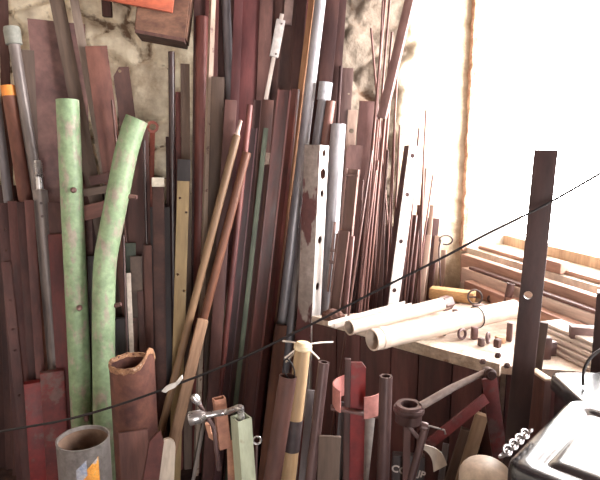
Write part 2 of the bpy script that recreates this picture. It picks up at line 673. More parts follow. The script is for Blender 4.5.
def rubble_wall():
    x0, x1, z1 = -1.95, CORNER.x, 2.75
    nx, nz = 230, 215
    verts, joint, bare, painted_shade = [], [], [], []
    nrm = Vector((-WB, 1, 0)).normalized()
    for j in range(nz + 1):
        z = z1 * j / nz
        for i in range(nx + 1):
            x = x0 + (x1 - x0) * i / nx
            w = Vector((noise.noise((x * 2.2, z * 2.2, 3)), noise.noise((x * 2.2, z * 2.2, 9)), 0)) * .35
            q = Vector((x * 3.4 + w.x, z * 6.4 + w.y * 1.4, 1.7))
            d, pts = noise.voronoi(q)
            e = d[1] - d[0]
            jn = 1 - sstep(0.0, .13, e)
            # plaster smears many joints shut, leaving ragged dark ones
            open_ = sstep(-.12, .25, noise.fractal((x * 2.6, z * 2.6, 5.5), 1, 2, 4))
            jn *= .5 + .5 * open_
            cell = noise.cell(pts[0] * 7.3)
            bm_ = sstep(.42, .5, abs(cell)) * (1 - jn) * .75 * open_
            lump = noise.fractal((x * 5, z * 6, 2.2), 1, 2.1, 5)
            # larger broken-out crevices
            cr = 1 - sstep(.0, .09, abs(noise.fractal((x * 1.9 + 3, z * 2.4, 8.1), 1, 2.2, 5)))
            cr *= sstep(-.05, .2, noise.noise((x * 1.5, z * 1.5, 12.2)))
            # window light falloff painted in: white by the window, darker left of it
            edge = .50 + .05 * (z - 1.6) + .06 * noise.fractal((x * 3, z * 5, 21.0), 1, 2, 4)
            painted_glare = sstep(edge - .03, edge + .03, x)
            gr = sstep(-.10, .16, x + .1 * noise.noise((x * 4, z * 4, 31))) * (1 - painted_glare)
            painted_shade.append(gr)
            jn *= 1 - .8 * painted_glare; cr *= 1 - .85 * painted_glare; bm_ *= 1 - painted_glare
            lump = lump * (1 - .6 * painted_glare) + .6 * painted_glare
            depth = jn * .045 + max(0, .6 - lump) * .045 + cr * .045
            P = Vector((x, A0 + WB * x, z)) + nrm * depth
            verts.append(P)
            joint.append(min(1, max(jn * .8, cr)))
            bare.append(bm_)
    faces = [(j * (nx + 1) + i, j * (nx + 1) + i + 1, (j + 1) * (nx + 1) + i + 1, (j + 1) * (nx + 1) + i) for j in range(nz) for i in range(nx)]
    me = bpy.data.meshes.new('wall_back')
    me.from_pydata(verts, [], faces)
    for nm, vals in (('joint', joint), ('bare', bare), ('painted_shade', painted_shade)):
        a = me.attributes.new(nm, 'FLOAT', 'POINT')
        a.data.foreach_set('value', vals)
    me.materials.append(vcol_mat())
    for p in me.polygons:
        p.use_smooth = True
    o = link('wall_back', me)
    o['kind'] = 'structure'


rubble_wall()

wall_plaster = M('wall_plaster', (.72, .66, .57), (.55, .48, .4), scale=6, rough=.9, bump=.8, vary=0)
floor_dirt = M('floor_dirt', (.16, .105, .08), (.09, .06, .05), scale=9, rough=.95, bump=.8, vary=0)
ceil_wood = M('ceiling_boards', (.14, .1, .08), (.09, .06, .05), scale=6, rough=.9, vary=0)


def struct(name, bm, mat, mw=None):
    o = link(name, finish(bm, name, mat), mw=mw)
    o['kind'] = 'structure'
    return o


WALLM = Matrix((WDIR, WOUT, (0, 0, 1))).transposed().to_4x4()
WALLM.translation = CORNER


def wpt(s, o, z):
    """point on the window wall: s along it from the corner, o outwards, z up"""
    return WALLM @ Vector((s, o, z))


SILL = 1.05
S0, S1, ZT = .03, 2.2, 2.5
bm = bmesh.new()
add_box(bm, -.35, 6.0, 0, .35, 0, SILL)
add_box(bm, -.35, 6.0, 0, .35, ZT, 2.75)
add_box(bm, -.35, S0, 0, .35, SILL, ZT)
add_box(bm, S1, 6.0, 0, .35, SILL, ZT)
struct('wall_right', bm, wall_plaster, WALLM)
bm = bmesh.new()
add_box(bm, -2.15, 2.9, -2.7, 3.4, -.1, 0)
struct('floor', bm, floor_dirt)
bm = bmesh.new()
add_box(bm, -2.15, 2.9, -2.7, 3.4, 2.75, 2.85)
struct('ceiling', bm, ceil_wood)
bm = bmesh.new()
add_box(bm, -2.15, -1.93, -2.7, 3.2, 0, 2.75)
struct('wall_left', bm, wall_plaster)
DX0, DX1, DZ = .35, .95, 1.9  # unseen opening added behind the camera, sized to let in fill light
bm = bmesh.new()
add_box(bm, -2.15, DX0, -2.75, -2.6, 0, 2.75)
add_box(bm, DX1, 2.9, -2.75, -2.6, 0, 2.75)
add_box(bm, DX0, DX1, -2.75, -2.6, DZ, 2.75)
struct('wall_front', bm, wall_plaster)

# ragged rusty jamb strip down the corner side of the window
bm = bmesh.new()
rng = random.Random(4)
prev = None
rows = []
for k in range(90):
    z = SILL - .02 + (2.74 - SILL) * k / 89
    w = .021 + .007 * noise.noise((0, 0, z * 9)) + .005 * noise.noise((3, 0, z * 40))
    d = .02 + .01 * noise.noise((7, 0, z * 22))
    if 1.62 < z < 1.75:
        w *= .6
    c = .004 * noise.noise((1, 5, z * 14))
    rows.append([bm.verts.new((c - w, -.001, z)), bm.verts.new((c - w * .6, -d, z)), bm.verts.new((c + w * .7, -d * 1.1, z)), bm.verts.new((c + w, -.001, z))])
for a, b in zip(rows, rows[1:]):
    for i in range(3):
        bm.faces.new((a[i], a[i + 1], b[i + 1], b[i]))
    bm.faces.new((a[3], a[0], b[0], b[3]))
bm.faces.new(rows[0]); bm.faces.new(rows[-1])
mj = WALLM.copy()
struct('window_1', bm, jamb_rust, mj @ Matrix.Translation((S0 - .005, 0, 0)))
# outer sash frame of the same window
bm = bmesh.new()
add_box(bm, S0, S1, .24, .29, SILL, SILL + .05)
add_box(bm, S0, S1, .24, .29, ZT - .05, ZT)
add_box(bm, S1 - .05, S1, .24, .29, SILL + .05, ZT - .05)
struct('trim_1', bm, wood_tan, WALLM)

# ------------------------------------------------------------------ lights
w = bpy.data.worlds.new('world')
SC.world = w
w.use_nodes = True
bg = w.node_tree.nodes['Background']
bg.inputs['Color'].default_value = (1.0, .97, .95, 1)
bg.inputs['Strength'].default_value = 34.0


def portal(name, loc, xdir, nrm, sx, sz):
    ld = bpy.data.lights.new(name, 'AREA')
    ld.shape = 'RECTANGLE'; ld.size = sx; ld.size_y = sz
    ld.cycles.is_portal = True
    o = bpy.data.objects.new(name, ld); COL.objects.link(o)
    z = -Vector(nrm).normalized()
    x = Vector(xdir).normalized()
    y = z.cross(x)
    m = Matrix((x, y, z)).transposed().to_4x4(); m.translation = loc
    o.matrix_world = m


portal('window_portal', wpt((S0 + S1) / 2, .32, (SILL + ZT) / 2), WDIR, -WOUT, S1 - S0, ZT - SILL)
portal('fill_opening_portal', ((DX0 + DX1) / 2, -2.68, DZ / 2), (1, 0, 0), (0, 1, 0), DX1 - DX0, DZ)

SC.view_settings.view_transform = 'Standard'
SC.view_settings.look = 'None'
SC.view_settings.exposure = 0.0
SC.view_settings.gamma = 1.0
SC.view_settings.use_curve_mapping = False
SC.cycles.use_denoising = True
SC.cycles.max_bounces = 6
SC.cycles.sample_clamp_indirect = 8.0

# ------------------------------------------------- bench under the window
BT = .90
A = atz(312, 313, BT); B = atz(500, 362, BT)
Wn = Vector((WDIR.x, WDIR.y, 0))
wi = -WOUT


def wall_at_y(y, inset=.02):
    s = (CORNER.y - y) / -WDIR.y
    return wpt(s, -inset, BT)


C1 = wall_at_y(1.60, .06); D1 = wall_at_y(2.50, .06)
E1 = Vector((A.x + .14, A.y + .02, BT))
bench = bpy.data.objects.new('plank_bench', None); COL.objects.link(bench)
bench.location = (A.x, A.y, 0)
tag(bench, 'rough workbench with a dark vertical-plank front below the window', 'workbench')


def wpart(parent, name, bm, mat, label=None):
    """a part given in world coordinates"""
    bmesh.ops.transform(bm, matrix=Matrix.Translation(-Vector(parent.location)), verts=bm.verts)
    return part(parent, name, bm, mat, label=label)


def poly_slab(pts, z0, z1):
    bm = bmesh.new()
    lo = [bm.verts.new((p[0], p[1], z0)) for p in pts]
    hi = [bm.verts.new((p[0], p[1], z1)) for p in pts]
    n = len(pts)
    for i in range(n):
        bm.faces.new((lo[i], lo[(i + 1) % n], hi[(i + 1) % n], hi[i]))
    bm.faces.new(lo[::-1]); bm.faces.new(hi)
    return bm


bench_top_mat = M('bench_top', (.66, .55, .47), (.46, .35, .28), scale=10, rough=.8, vary=0)
front_plank = M('front_plank', (.15, .07, .066), (.09, .043, .042), scale=14, stretch=.1, rough=.6, c=(.3, .17, .14), cth=.72, vary=.18)
wpart(bench, 'bench_top', poly_slab([A, B, C1, D1, E1], BT - .04, BT - .012), bench_top_mat)
du = (B - A); du.z = 0
nf = Vector((du.y, -du.x, 0)).normalized()
ulen = du.length
u = du.normalized()
edges = [0, .13, .245, .385, .50, .63, .74, ulen]
for a, b in zip(edges, edges[1:]):
    bm = bmesh.new()
    m = Matrix((u, -nf, (0, 0, 1))).transposed().to_4x4(); m.translation = Vector((A.x, A.y, 0)) + nf * .002
    add_box(bm, a + .002, b - .002, 0, .022, 0, BT - .042, m, bev=.002)
    wpart(bench, 'front_plank', bm, front_plank)
# return side towards the stack and the side under the lids
d2 = (C1 - B); d2.z = 0
m2 = Matrix((d2.normalized(), Vector((-d2.y, d2.x, 0)).normalized(), (0, 0, 1))).transposed().to_4x4()
m2.translation = (B.x, B.y, 0)
bm = bmesh.new(); add_box(bm, .025, d2.length - .02, .0, .022, 0, BT - .042, m2)
wpart(bench, 'side_panel', bm, front_plank)
rail_cream = M('rail_cream', (.66, .58, .48), (.45, .36, .28), scale=18, rough=.8, bump=.8, c=(.22, .13, .1), cth=.64, vary=0)
bm = bmesh.new()
n_ = 26
ring = []
for k in range(n_ + 1):
    s = .34 + (ulen - .30) * k / n_ - .0
    h = .006 * noise.noise((s * 11, 0, 0)); w_ = .055 + .01 * noise.noise((s * 9, 4, 0))
    c = Vector((A.x, A.y, 0)) + u * min(s, ulen + .005)
    ring.append([bm.verts.new(c + nf * .012 + Vector((0, 0, BT - .045))), bm.verts.new(c + nf * (.016 + h) + Vector((0, 0, BT - .002 + h))),
                 bm.verts.new(c - nf * w_ + Vector((0, 0, BT + h))), bm.verts.new(c - nf * w_ + Vector((0, 0, BT - .012)))])
for a, b in zip(ring, ring[1:]):
    for i in range(4):
        bm.faces.new((a[i], a[(i + 1) % 4], b[(i + 1) % 4], b[i]))
bm.faces.new(ring[0]); bm.faces.new(ring[-1][::-1])
wpart(bench, 'edge_rail', bm, rail_cream, 'dusty cream top rail')
reg(bench)
# ------------------------------------------- the stack along the back wall


def Bd(*a, **k): return bar(*a[:3], 'board', *a[3:], **k)
def Tu(*a, **k): return bar(*a[:3], 'tube', *a[3:], **k)
def Ro(*a, **k): return bar(*a[:3], 'rod', *a[3:], **k)
def An(*a, **k): return bar(*a[:3], 'angle', *a[3:], **k)
def Ch(*a, **k): return bar(*a[:3], 'channel', *a[3:], **k)
def Pl(*a, **k): return bar(*a[:3], 'plate', *a[3:], **k)


# wooden box fixed high on the wall with an orange board on it, and what hangs below
def wallpt(px, py, gap):
    r = ray(px, py)
    return CAM + r * ((A0 - gap) / (r.y - WB * r.x))


wallm = Matrix((Vector((1, WB, 0)).normalized(), Vector((-WB, 1, 0)).normalized(), (0, 0, 1))).transposed().to_4x4()


def wall_mtx(px, py, gap):
    m = wallm.copy(); m.translation = wallpt(px, py, gap); return m


wood_box_mat = M('wood_box', (.26, .165, .105), (.15, .09, .06), scale=9, stretch=2, rough=.75, vary=0)
m = wall_mtx(162, 37, .16)
o = bpy.data.objects.new('wooden_box', None); COL.objects.link(o); o.matrix_world = m
tag(o, 'brown wooden box fixed high on the limewashed wall', 'box')
tl = R(9)
rot = Matrix.Rotation(tl, 4, 'Y')
k_ = mpx(1, m.translation)
bm = box_bm(47 * k_, .012, 0.0, 46 * k_); bmesh.ops.transform(bm, matrix=rot @ Matrix.Translation((0, -.07, 0)), verts=bm.verts)
part(o, 'front_panel', bm, wood_box_mat)
bm = box_bm(47 * k_, .21, -.014, 0.0); bmesh.ops.transform(bm, matrix=rot @ Matrix.Translation((0, .03, 0)), verts=bm.verts)
part(o, 'bottom_panel', bm, wood_plank)
for s in (-1, 1):
    bm = add_box(bmesh.new(), s * 23.5 * k_ - .006, s * 23.5 * k_ + .006, -.062, .13, .001, 46 * k_); bmesh.ops.transform(bm, matrix=rot, verts=bm.verts)
    part(o, 'side_panel', bm, wood_box_mat)
reg(o)
m = wall_mtx(136, 6, .262)
k_ = mpx(1, m.translation)
bm = add_box(bmesh.new(), -36 * k_, 36 * k_, -.012, .012, 0, .34, bev=.002)
bmesh.ops.transform(bm, matrix=rot, verts=bm.verts)
o = link('orange_board', finish(bm, 'orange_board', orange_paint), mw=m)
tag(o, 'orange-red painted board hung over the wooden box high on the wall', 'board')
reg(o)
m = wall_mtx(107.5, 17, .05)
bm = box_bm(9 * mpx(1, m.translation), .035, 0, .3, bev=.003)
o = link('wall_batten', finish(bm, 'wall_batten', wood_plank), mw=m)
tag(o, 'short dark batten hanging on the wall beside the orange board', 'batten')
reg(o)

# ---- back rows that fill the gaps, seen only between the others
G0 = 'dark bars at the back of the stack'
i = 0
for k in list(range(0, 13, 2)) + list(range(1, 13, 2)):
    x = 201 + k * 11.8
    Bd('flat_bar', 'dark rusty flat bar at the very back of the middle of the stack', 'bar', [rust_dark, rust_red, rust_dark, rust_brown][k % 4],
       (x, -40), (x - 4 - k * 1.7, 330), 13.5, th=.006, g=.05, lean=.05, group=G0)
G1 = 'dark boards behind the green pipes'
rng = random.Random(3)
for k in (0, 2, 4, 6, -1, 1, 3, 5, 7):
    x = 14 + k * 23
    Bd('dark_board', 'dark rusty board at the very back behind the green pipes', 'board', [rust_dark, wood_plank, rust_brown, rust_dark][k % 4],
       (x - 3, 188 + rng.uniform(-8, 14) + (18 if 5 < k else 0)), (x + 3, 400), 24.5, th=.006, g=.05, lean=.05, group=G1)
G2 = 'dark bars behind the thin rods'
for k in (0, 2, 4, 6, 1, 3, 5):
    x = 344 + k * 13.5
    Bd('dark_bar', 'rusty flat bar at the very back behind the thin rods', 'bar', [rust_mauve, rust_brown, rust_mauve, rust_dark][k % 4],
       (x + 8, 196 + [0, 26, -20, 30, 10, 40, 22][k]), (x - 2, 310), 13, th=.006, g=.05, lean=.05, group=G2)

# ---- far side, beyond the straight green pipe
Pl('steel_plate', 'large rusty steel plate with a notch cut from its top corner', 'plate', M('plate_rust', (.27, .175, .15), (.16, .095, .085), scale=7, rough=.6, vary=0),
   (52, 21), (64, 300), 62, th=.008, g=.06, lean=.04,
   outline=lambda W, L: [(-W / 2, 0), (W / 2, 0), (W / 2, L), (-W * .36, L), (-W * .31, L * .835), (-W / 2, L * .835)], )
Bd('dark_batten', 'dark batten in the top corner beyond the grey-capped pipe', 'batten', wood_plank, (2, -40), (9, 200), 9, th=.02)
Bd('scrap_strip', 'brown upright strip seen in the notch of the steel plate', 'strip', wood_grey, (27, 50), (38, 300), 13, th=.012, g=.055)
Bd('wide_board', 'wide dark board leaning across the large notched steel plate', 'board', wood_grey, (49, -40), (92, 180), 14, th=.016)
Bd('narrow_lath', 'narrow grey-brown lath leaning beside the wide dark board', 'lath', M('lath', (.25, .19, .155), (.15, .11, .09), keep=True, scale=14, stretch=.1, vary=0), (69, -30), (107, 186), 8.5, th=.016)
Bd('rust_strip', 'rusty brown strip with a square top right of the narrow lath', 'strip', M('strip_rust', (.26, .14, .105), (.16, .085, .07), stretch=.4, vary=0), (96, 46), (120, 220), 21, th=.008)
Pl('drilled_plate', 'dark brown plate with a cut corner and one small hole, before the bare stone', 'plate', M('drilled', (.17, .105, .085), (.11, .066, .056), stretch=.4, vary=0),
   (120.5, 67), (141, 220), 16, th=.006, outline=lambda W, L: [(-W / 2, 0), (W / 2, 0), (W / 2, L), (-W * .1, L), (-W / 2, L - W * .55)], holes=[(71, -.08)], hr=.1)
Tu('grey_pipe', 'thin plain grey pipe at the edge of the stack under the orange-topped pipe', 'pipe', galv_dull, (-8, 70), (11, 220), 9)
o, I = Tu('orange_topped_pipe', 'brown pipe with an orange painted top end', 'pipe', M('pipe_brown', (.28, .14, .09), (.18, .085, .06), stretch=.4, vary=0), (8, 86), (28, 215), 13.5)
part(o, 'orange_end', tube_bm(I['W'] / 2 + .0012, I['L'] + .001, .004, z0=I['L'] - .042), orange_band, label='orange painted end')
o, I = Tu('capped_pipe', 'long grey pipe with a fat pale cap beyond the straight green pipe', 'pipe', M('pipe_grey', (.24, .2, .19), (.14, .115, .11), keep=True, stretch=.3, rough=.4, metal=.25, vary=0), (11.5, 28), (44, 230), 11)
r_ = I['W'] / 2
part(o, 'end_cap', lathe_bm([(r_ + .0008, I['L'] - .068), (r_ * 1.42, I['L'] - .066), (r_ * 1.45, I['L'] - .01), (r_ * 1.3, I['L'] + .004), (0, I['L'] + .006)]), dull_cap, label='pale plastic end cap')
o, I = Tu('threaded_conduit', 'grey tube with a bright threaded nipple on its top end', 'tube', M('tube_grey', (.2, .165, .155), (.12, .095, .09), keep=True, stretch=.3, rough=.45, metal=.2, vary=0), (40, 190), (53, 340), 14, holes=None)
r_ = I['W'] / 2
z0 = I['L']
pf = [(r_ * .97, z0 - .004), (r_ * .5, z0 + .004), (r_ * .5, z0 + .055)]
for k in range(8):
    pf += [(r_ * .62, z0 + .056 + k * .008), (r_ * .52, z0 + .06 + k * .008)]
pf += [(r_ * .45, z0 + .125), (r_ * .3, z0 + .125), (0, z0 + .1)]
part(o, 'threaded_nipple', lathe_bm(pf), chrome, label='bright threaded nipple')
for py in (203, 216):
    z = zat(I, py)
    bm = lathe_bm([(.0, 0), (.006, 0), (.006, .004), (0, .004)], 10)
    part(o, 'dark_hole_disc', bm, steel_dark, Matrix.Translation((0, -r_ - .001, z)) @ Matrix.Rotation(R(90), 4, 'X') @ Matrix.Translation((0, 0, -.002)))  # dark disc paints the shaded inside of a drilled hole
front = [(3, 203, 9, [229, 250, 300]), (12.5, 201, 9, None), (21, 202, 8, None), (29, 200, 8.5, None)]
labs = ['dark red channel with drilled holes at the very edge of the stack', 'second dark channel from the edge, beside the drilled one',
        'third dark channel from the edge of the stack', 'fourth dark channel from the edge, next to the tube with the nipple']
for (x, y, w_, hs), lb in zip(front, labs):
    Bd('steel_channel', lb, 'channel', M('channel_dark', (.17, .085, .075), (.10, .05, .046), stretch=.3, vary=.2), (x, y), (x + 13, 400), w_, th=.02, holes=hs, hr=.17)
Bd('drilled_strap', 'narrow dark strap with a column of small holes in front of the dark channels', 'strap', M('strap_dark', (.16, .085, .075), (.1, .05, .046), stretch=.3, vary=.1), (6, 262), (27, 470), 9, th=.008, holes=[300, 329, 350, 395], hr=.13, lean=.16)
Bd('dark_stub', 'dark stub post standing behind the dull red post', 'post', rust_dark, (54, 202), (62, 330), 12, th=.02, g=.06)
Bd('red_box_section', 'dull dark red post with a flat top beside the straight green pipe', 'post', M('dull_red', (.22, .07, .065), (.13, .042, .042), stretch=.4, vary=0), (56, 234), (66, 400), 15, th=.035)

# ---- lying pieces and low posts between the two green pipes
for nm, lb, x, y, x2, y2, h, mt in (
        ('short_plank', 'short pale plank lying level between the two green pipes', 86, 191.5, 114, 187, 7, wood_grey),
        ('short_block', 'short dark block lying level just above the pale short plank', 94, 180, 112, 176, 9, wood_plank),
        ('lower_block', 'short dark block lying level under the pale short plank', 85, 212, 112, 205, 14, wood_plank)):
    P, Q = wallpt(x, y, .19), wallpt(x2, y2, .19)
    ax = (Q - P)
    z_ = ax.normalized(); y_ = Vector((-WB, 1, 0)).normalized(); y_ = (y_ - z_ * y_.dot(z_)).normalized(); x_ = y_.cross(z_)
    mm = Matrix((x_, y_, z_)).transposed().to_4x4(); mm.translation = P
    hm = mpx(h, P)
    for gg in range(60):
        vs = []
        bm = box_bm(hm, .04, 0, ax.length, bev=.002)
        vs = [mm @ v.co for v in bm.verts]; bm.verts.index_update()
        e = entry(vs, [tuple(v.index for v in f.verts) for f in bm.faces])
        if not clash(e):
            break
        bm.free(); mm.translation = mm.translation - Vector((-WB, 1, 0)) * .006
    PLACED.append(e)
    o = link(nm, finish(bm, nm, mt), mw=mm); tag(o, lb, 'block')
Bd('brown_board', 'plain brown board between the bent green pipe and the red wrench', 'board', M('brown_board', (.17, .095, .075), (.11, .06, .05), scale=9, stretch=.2, vary=0), (137, 128), (142, 320), 22, th=.008)
Bd('brown_upright', 'dark brown upright under the wooden box, its flat top below the thin pipe', 'post', rust_dark, (176, 137), (178, 300), 20, th=.024)
Bd('grey_batten', 'short grey-brown batten with a flat top beside the pipe under the wooden box', 'batten', wood_grey, (185, 64), (187, 300), 9, th=.012)
Tu('hanging_pipe', 'thin dark pipe rising to the underside of the wooden box', 'pipe', M('pipe_dark', (.085, .05, .05), (.05, .03, .03), rough=.35, spec=.6, vary=0), (171.5, 52), (173, 250), 6.5)
Bd('narrow_rust_strip', 'narrow red-brown strip right beside the thin dark pipe', 'strip', rust_red, (178, 92), (179, 250), 5, th=.008)
o, I = Bd('slate_board', 'broad slate-grey board standing below the small white block', 'board', slate_board, (160, 207), (163, 400), 19, th=.024)
o, I = Bd('white_topped_post', 'brown post with a white painted end', 'post', M('post_brown', (.13, .075, .06), (.09, .05, .043), vary=0), (158, 178), (161, 400), 11.5, th=.024)
part(o, 'white_end', box_bm(I['W'] + .003, I['t'] + .003, I['L'] - .038, I['L'] + .002, bev=.001), M('white_end', (.78, .7, .6), (.68, .6, .5), vary=0), label='white painted end')
o, I = Bd('cream_batten', 'cream batten with a dark grey end and drilled holes, left of the crossed handles', 'batten', cream_batten, (184, 160), (177, 400), 12, th=.03, holes=[(198, -.25), (212, .3), (274, -.25), (290, .3)], hr=.11)
part(o, 'dark_end', box_bm(I['W'] + .003, I['t'] + .003, zat(I, 181), I['L'] + .002, bev=.001), slate_board, label='dark grey end')

# wrench
W0 = {}
for gg in [x * .01 for x in range(12, 60)]:
    T, Fo = solve((152.5, 127), (150, 260), gg, .1, None)
    L = (T - Fo).length
    r_ = mpx(6, T)
    bm = bmesh.new()
    for s in range(1):
        hollow_bm([(x, y) for x, y in circ(r_, 20)], [(x, y) for x, y in circ(r_ * .55, 20)], .006, -.006, bm)
    bmesh.ops.transform(bm, matrix=Matrix.Rotation(R(90), 4, 'X'), verts=bm.verts)
    bmesh.ops.transform(bm, matrix=Matrix.Translation((0, 0, L)), verts=bm.verts)
    add_box(bm, -r_ * .42, r_ * .42, -.004, .004, 0.0, L - r_ * .8, bev=.001)
    mm = frame(Fo, T)
    vs = [mm @ v.co for v in bm.verts]; bm.verts.index_update()
    e = entry(vs, [tuple(v.index for v in f.verts) for f in bm.faces], (Fo, T), .005)
    if not clash(e):
        break
    bm.free()
PLACED.append(e)
o = link('ring_spanner', finish(bm, 'ring_spanner', wrench_red), mw=mm)
tag(o, 'long red-brown ring spanner standing at the top of the bent green pipe', 'spanner')
Ro('thin_rod', 'thin dark rod close beside the long red ring spanner', 'rod', M('rod_dark', (.1, .065, .065), (.06, .04, .04), rough=.35, spec=.6, vary=0), (144, 140), (147.5, 270), 3)
Ro('pale_thin_rod', 'thin rusty rod with a bright edge left of the bent pipe top', 'rod', rod_steel, (112, 100), (122, 200), 2.6)

# low odds and ends in front of the brown board
odds = [('green_offcut', 'short green-painted offcut beside the bent green pipe', green_dull, 130, 243, 130, 360, 11, .03),
        ('grey_green_offcut', 'grey-green post offcut right of the short green one', M('ggo', (.17, .15, .12), (.11, .095, .08), vary=0), 136, 256, 138, 360, 11.5, .03),
        ('brown_offcut', 'brown post offcut before the slate-grey board', rust_brown, 147.5, 245, 150, 360, 8, .025),
        ('slim_offcut', 'slim dark offcut tucked beside the brown post offcut', rust_dark, 140, 291, 143, 360, 6, .02),
        ('short_dark_post', 'dark stub post just left of the rusty drum rim', slate_board, 121, 318, 122, 400, 14, .04),
        ('eyed_offcut', 'brown flat offcut with one hole standing over the rusty drum', M('eyed', (.2, .13, .11), (.14, .085, .075), vary=0), 133.5, 318, 135, 400, 8, .012)]
for nm, lb, mt, x, y, x2, y2, w_, th in odds:
    Bd(nm, lb, 'offcut', mt, (x, y), (x2, y2), w_, th=th, holes=[322] if nm == 'eyed_offcut' else None, hr=.16)
Bd('white_slip', 'thin whitish slip of wood standing over the rusty drum', 'strip', M('white_slip', (.6, .52, .45), (.45, .37, .32), vary=0), (128.5, 273), (131.5, 345), 4.5, th=.008)
Ro('bright_rod', 'thin upright steel rod with a worn top, right of the bent green pipe', 'rod', steel_grey, (123.5, 235), (125.5, 300), 2.5)
Bd('low_dark_strip', 'dark strip in the gap between the two green pipes', 'strip', slate_board, (91, 256), (93, 350), 7, th=.02)

# ---- middle of the stack
Tu('rusty_pipe', 'dark red-brown pipe with a collar-like top beside the wooden box', 'pipe', rust_red, (202, 17), (199, 300), 12)
An('cream_angle', 'long worn cream steel angle running up out of sight', 'angle iron', cream_worn, (213.5, -40), (203, 260), 7, yaw=-20)
Tu('slim_grey_pipe', 'slim dull grey pipe beside the worn cream angle', 'pipe', galv_dull, (224, -40), (235, 200), 9)
Bd('green_grey_board', 'dull olive board with a flat top under the slim grey pipe', 'board', M('olive', (.14, .115, .085), (.09, .072, .056), stretch=.2, vary=0), (218, 77), (212, 300), 13, th=.012)
Bd('wine_red_bar', 'broad wine-red flat bar running up out of sight in the middle of the stack', 'bar', M('wine', (.2, .075, .075), (.13, .05, .052), stretch=.25, vary=0), (252, -40), (234, 330), 19, th=.008)
Bd('dark_red_bar', 'dark red flat bar between the slim grey pipe and the broad wine-red bar', 'bar', M('wine2', (.15, .06, .062), (.1, .042, .045), stretch=.25, vary=0), (240, -40), (226, 330), 9, th=.008)
Bd('chipped_bar', 'brown flat bar with pale chipped paint beside the pale slotted strip', 'bar', M('chipped', (.24, .15, .13), (.15, .09, .08), stretch=.3, c=(.45, .38, .34), cth=.66, cstretch=.2, vary=0), (268, -40), (255, 300), 13, th=.008)
Ch('brown_channel', 'brown channel beside the copper-edged angle at the top of the stack', 'channel', rust_brown, (292, -40), (270, 300), 14, th=.024)
Bd('dark_flange', 'dark purple-brown bar just left of the copper-edged angle', 'bar', rust_dark, (305, -40), (283, 240), 10, th=.010)
o, I = Bd('pale_strip', 'narrow pale strip with a wider two-screw head', 'strip', M('pale_strip', (.37, .31, .28), (.25, .2, .175), stretch=.2, vary=0), (282, 14), (250, 182), 4, th=.01, lean=.06)
hd = box_bm(mpx(9, I['T']), .022, zat(I, 57), zat(I, 20), bev=.002)
part(o, 'head_plate', hd, M('head_plate', (.37, .34, .325), (.28, .25, .24), vary=0), label='pale grey head plate')
for py in (24, 54):
    part(o, 'screw', lathe_bm([(0, 0), (.004, 0), (.003, .003), (0, .003)], 10), steel_dark, Matrix.Translation((mpx(1.5, I['T']), -.0112, zat(I, py))) @ Matrix.Rotation(R(90), 4, 'X'))
Bd('pale_block', 'pale grey board end above the brown channel', 'board', M('pale_block', (.34, .29, .26), (.25, .2, .18), vary=0), (293, -40), (284, 60), 9, th=.012, end=25, g=.1)
An('copper_edged_angle', 'tall rusty angle with a bright coppery edge next to the big grey pipe', 'angle iron', M('copper', (.36, .19, .1), (.24, .11, .065), stretch=.25, rough=.4, metal=.3, vary=0), (318, -40), (281, 260), 8, yaw=25)
Bd('dark_backing', 'dark wide bar just right of the tall grey pipe', 'bar', rust_dark, (336, -40), (310, 260), 14, th=.008)
Bd('flat_rail', 'upright flat rail with two grooves before the cracked stone', 'rail', M('flat_rail', (.24, .19, .17), (.16, .12, .11), stretch=.25, rough=.45, vary=0), (348, 68), (338, 240), 11, th=.012, holes=[(94, .2)], hr=.1, lean=.06)
Ro('groove_rod', 'thin dark rod close beside the grooved flat rail', 'rod', rust_dark, (341, 66), (333, 200), 3.5)
Bd('mauve_plate', 'broad mauve-brown steel plate standing before the cracked stone', 'plate', M('mauve_plate', (.24, .16, .145), (.17, .105, .095), scale=6, stretch=.4, rough=.5, vary=0), (367, 101), (352, 300), 15, th=.006, lean=.06)
Bd('tan_strip', 'tan strip with one large hole left of the broad mauve plate', 'strip', M('tan_strip', (.42, .31, .25), (.3, .2, .16), stretch=.3, vary=0), (353, 110), (338, 300), 10, th=.006, holes=[131], hr=.24, lean=.06)
Pl('pointed_plate', 'brown plate with a slanting top edge behind the bright-edged channel', 'plate', rust_mauve, (355, 145), (342, 300), 16, th=.005,
   outline=lambda W, L: [(-W / 2, 0), (W / 2, 0), (W / 2, L), (-W * .3, L), (-W / 2, L - W * .35)])
Bd('dark_red_board', 'dark red board low between the long grey pipes and the rust-patched flange', 'board', rust_red, (314, 150), (292, 362), 13, th=.014, lean=.06)
Tu('tall_grey_pipe', 'tallest big grey galvanised pipe, leaning up out of sight', 'pipe', galv, (325, -40), (283, 320), 11.5, lean=.06)
o, I = Tu('collared_grey_pipe', 'grey pipe with a pale open end right beside the tallest grey pipe', 'pipe', galv, (326, 83), (292, 320), 11, lean=.06)
part(o, 'pipe_socket', tube_bm(I['W'] * .62, I['L'] + .002, I['W'] * .14, z0=I['L'] - .075), M('socket_pale', (.43, .43, .46), (.34, .34, .37), rough=.4, vary=0), label='pale pipe socket')
Tu('brown_pipe', 'short brown pipe with an open top leaning on the pale-ended grey pipe', 'pipe', M('brown_pipe', (.33, .2, .16), (.22, .12, .1), stretch=.3, rough=.45, vary=0), (331, 101), (312, 240), 9.5, lean=.06)
Tu('wide_grey_pipe', 'wide short grey pipe behind the white drilled angle', 'pipe', M('wide_grey', (.38, .365, .385), (.26, .25, .27), stretch=.3, rough=.4, metal=.2, vary=0), (338.5, 124), (327, 300), 15, lean=.06)

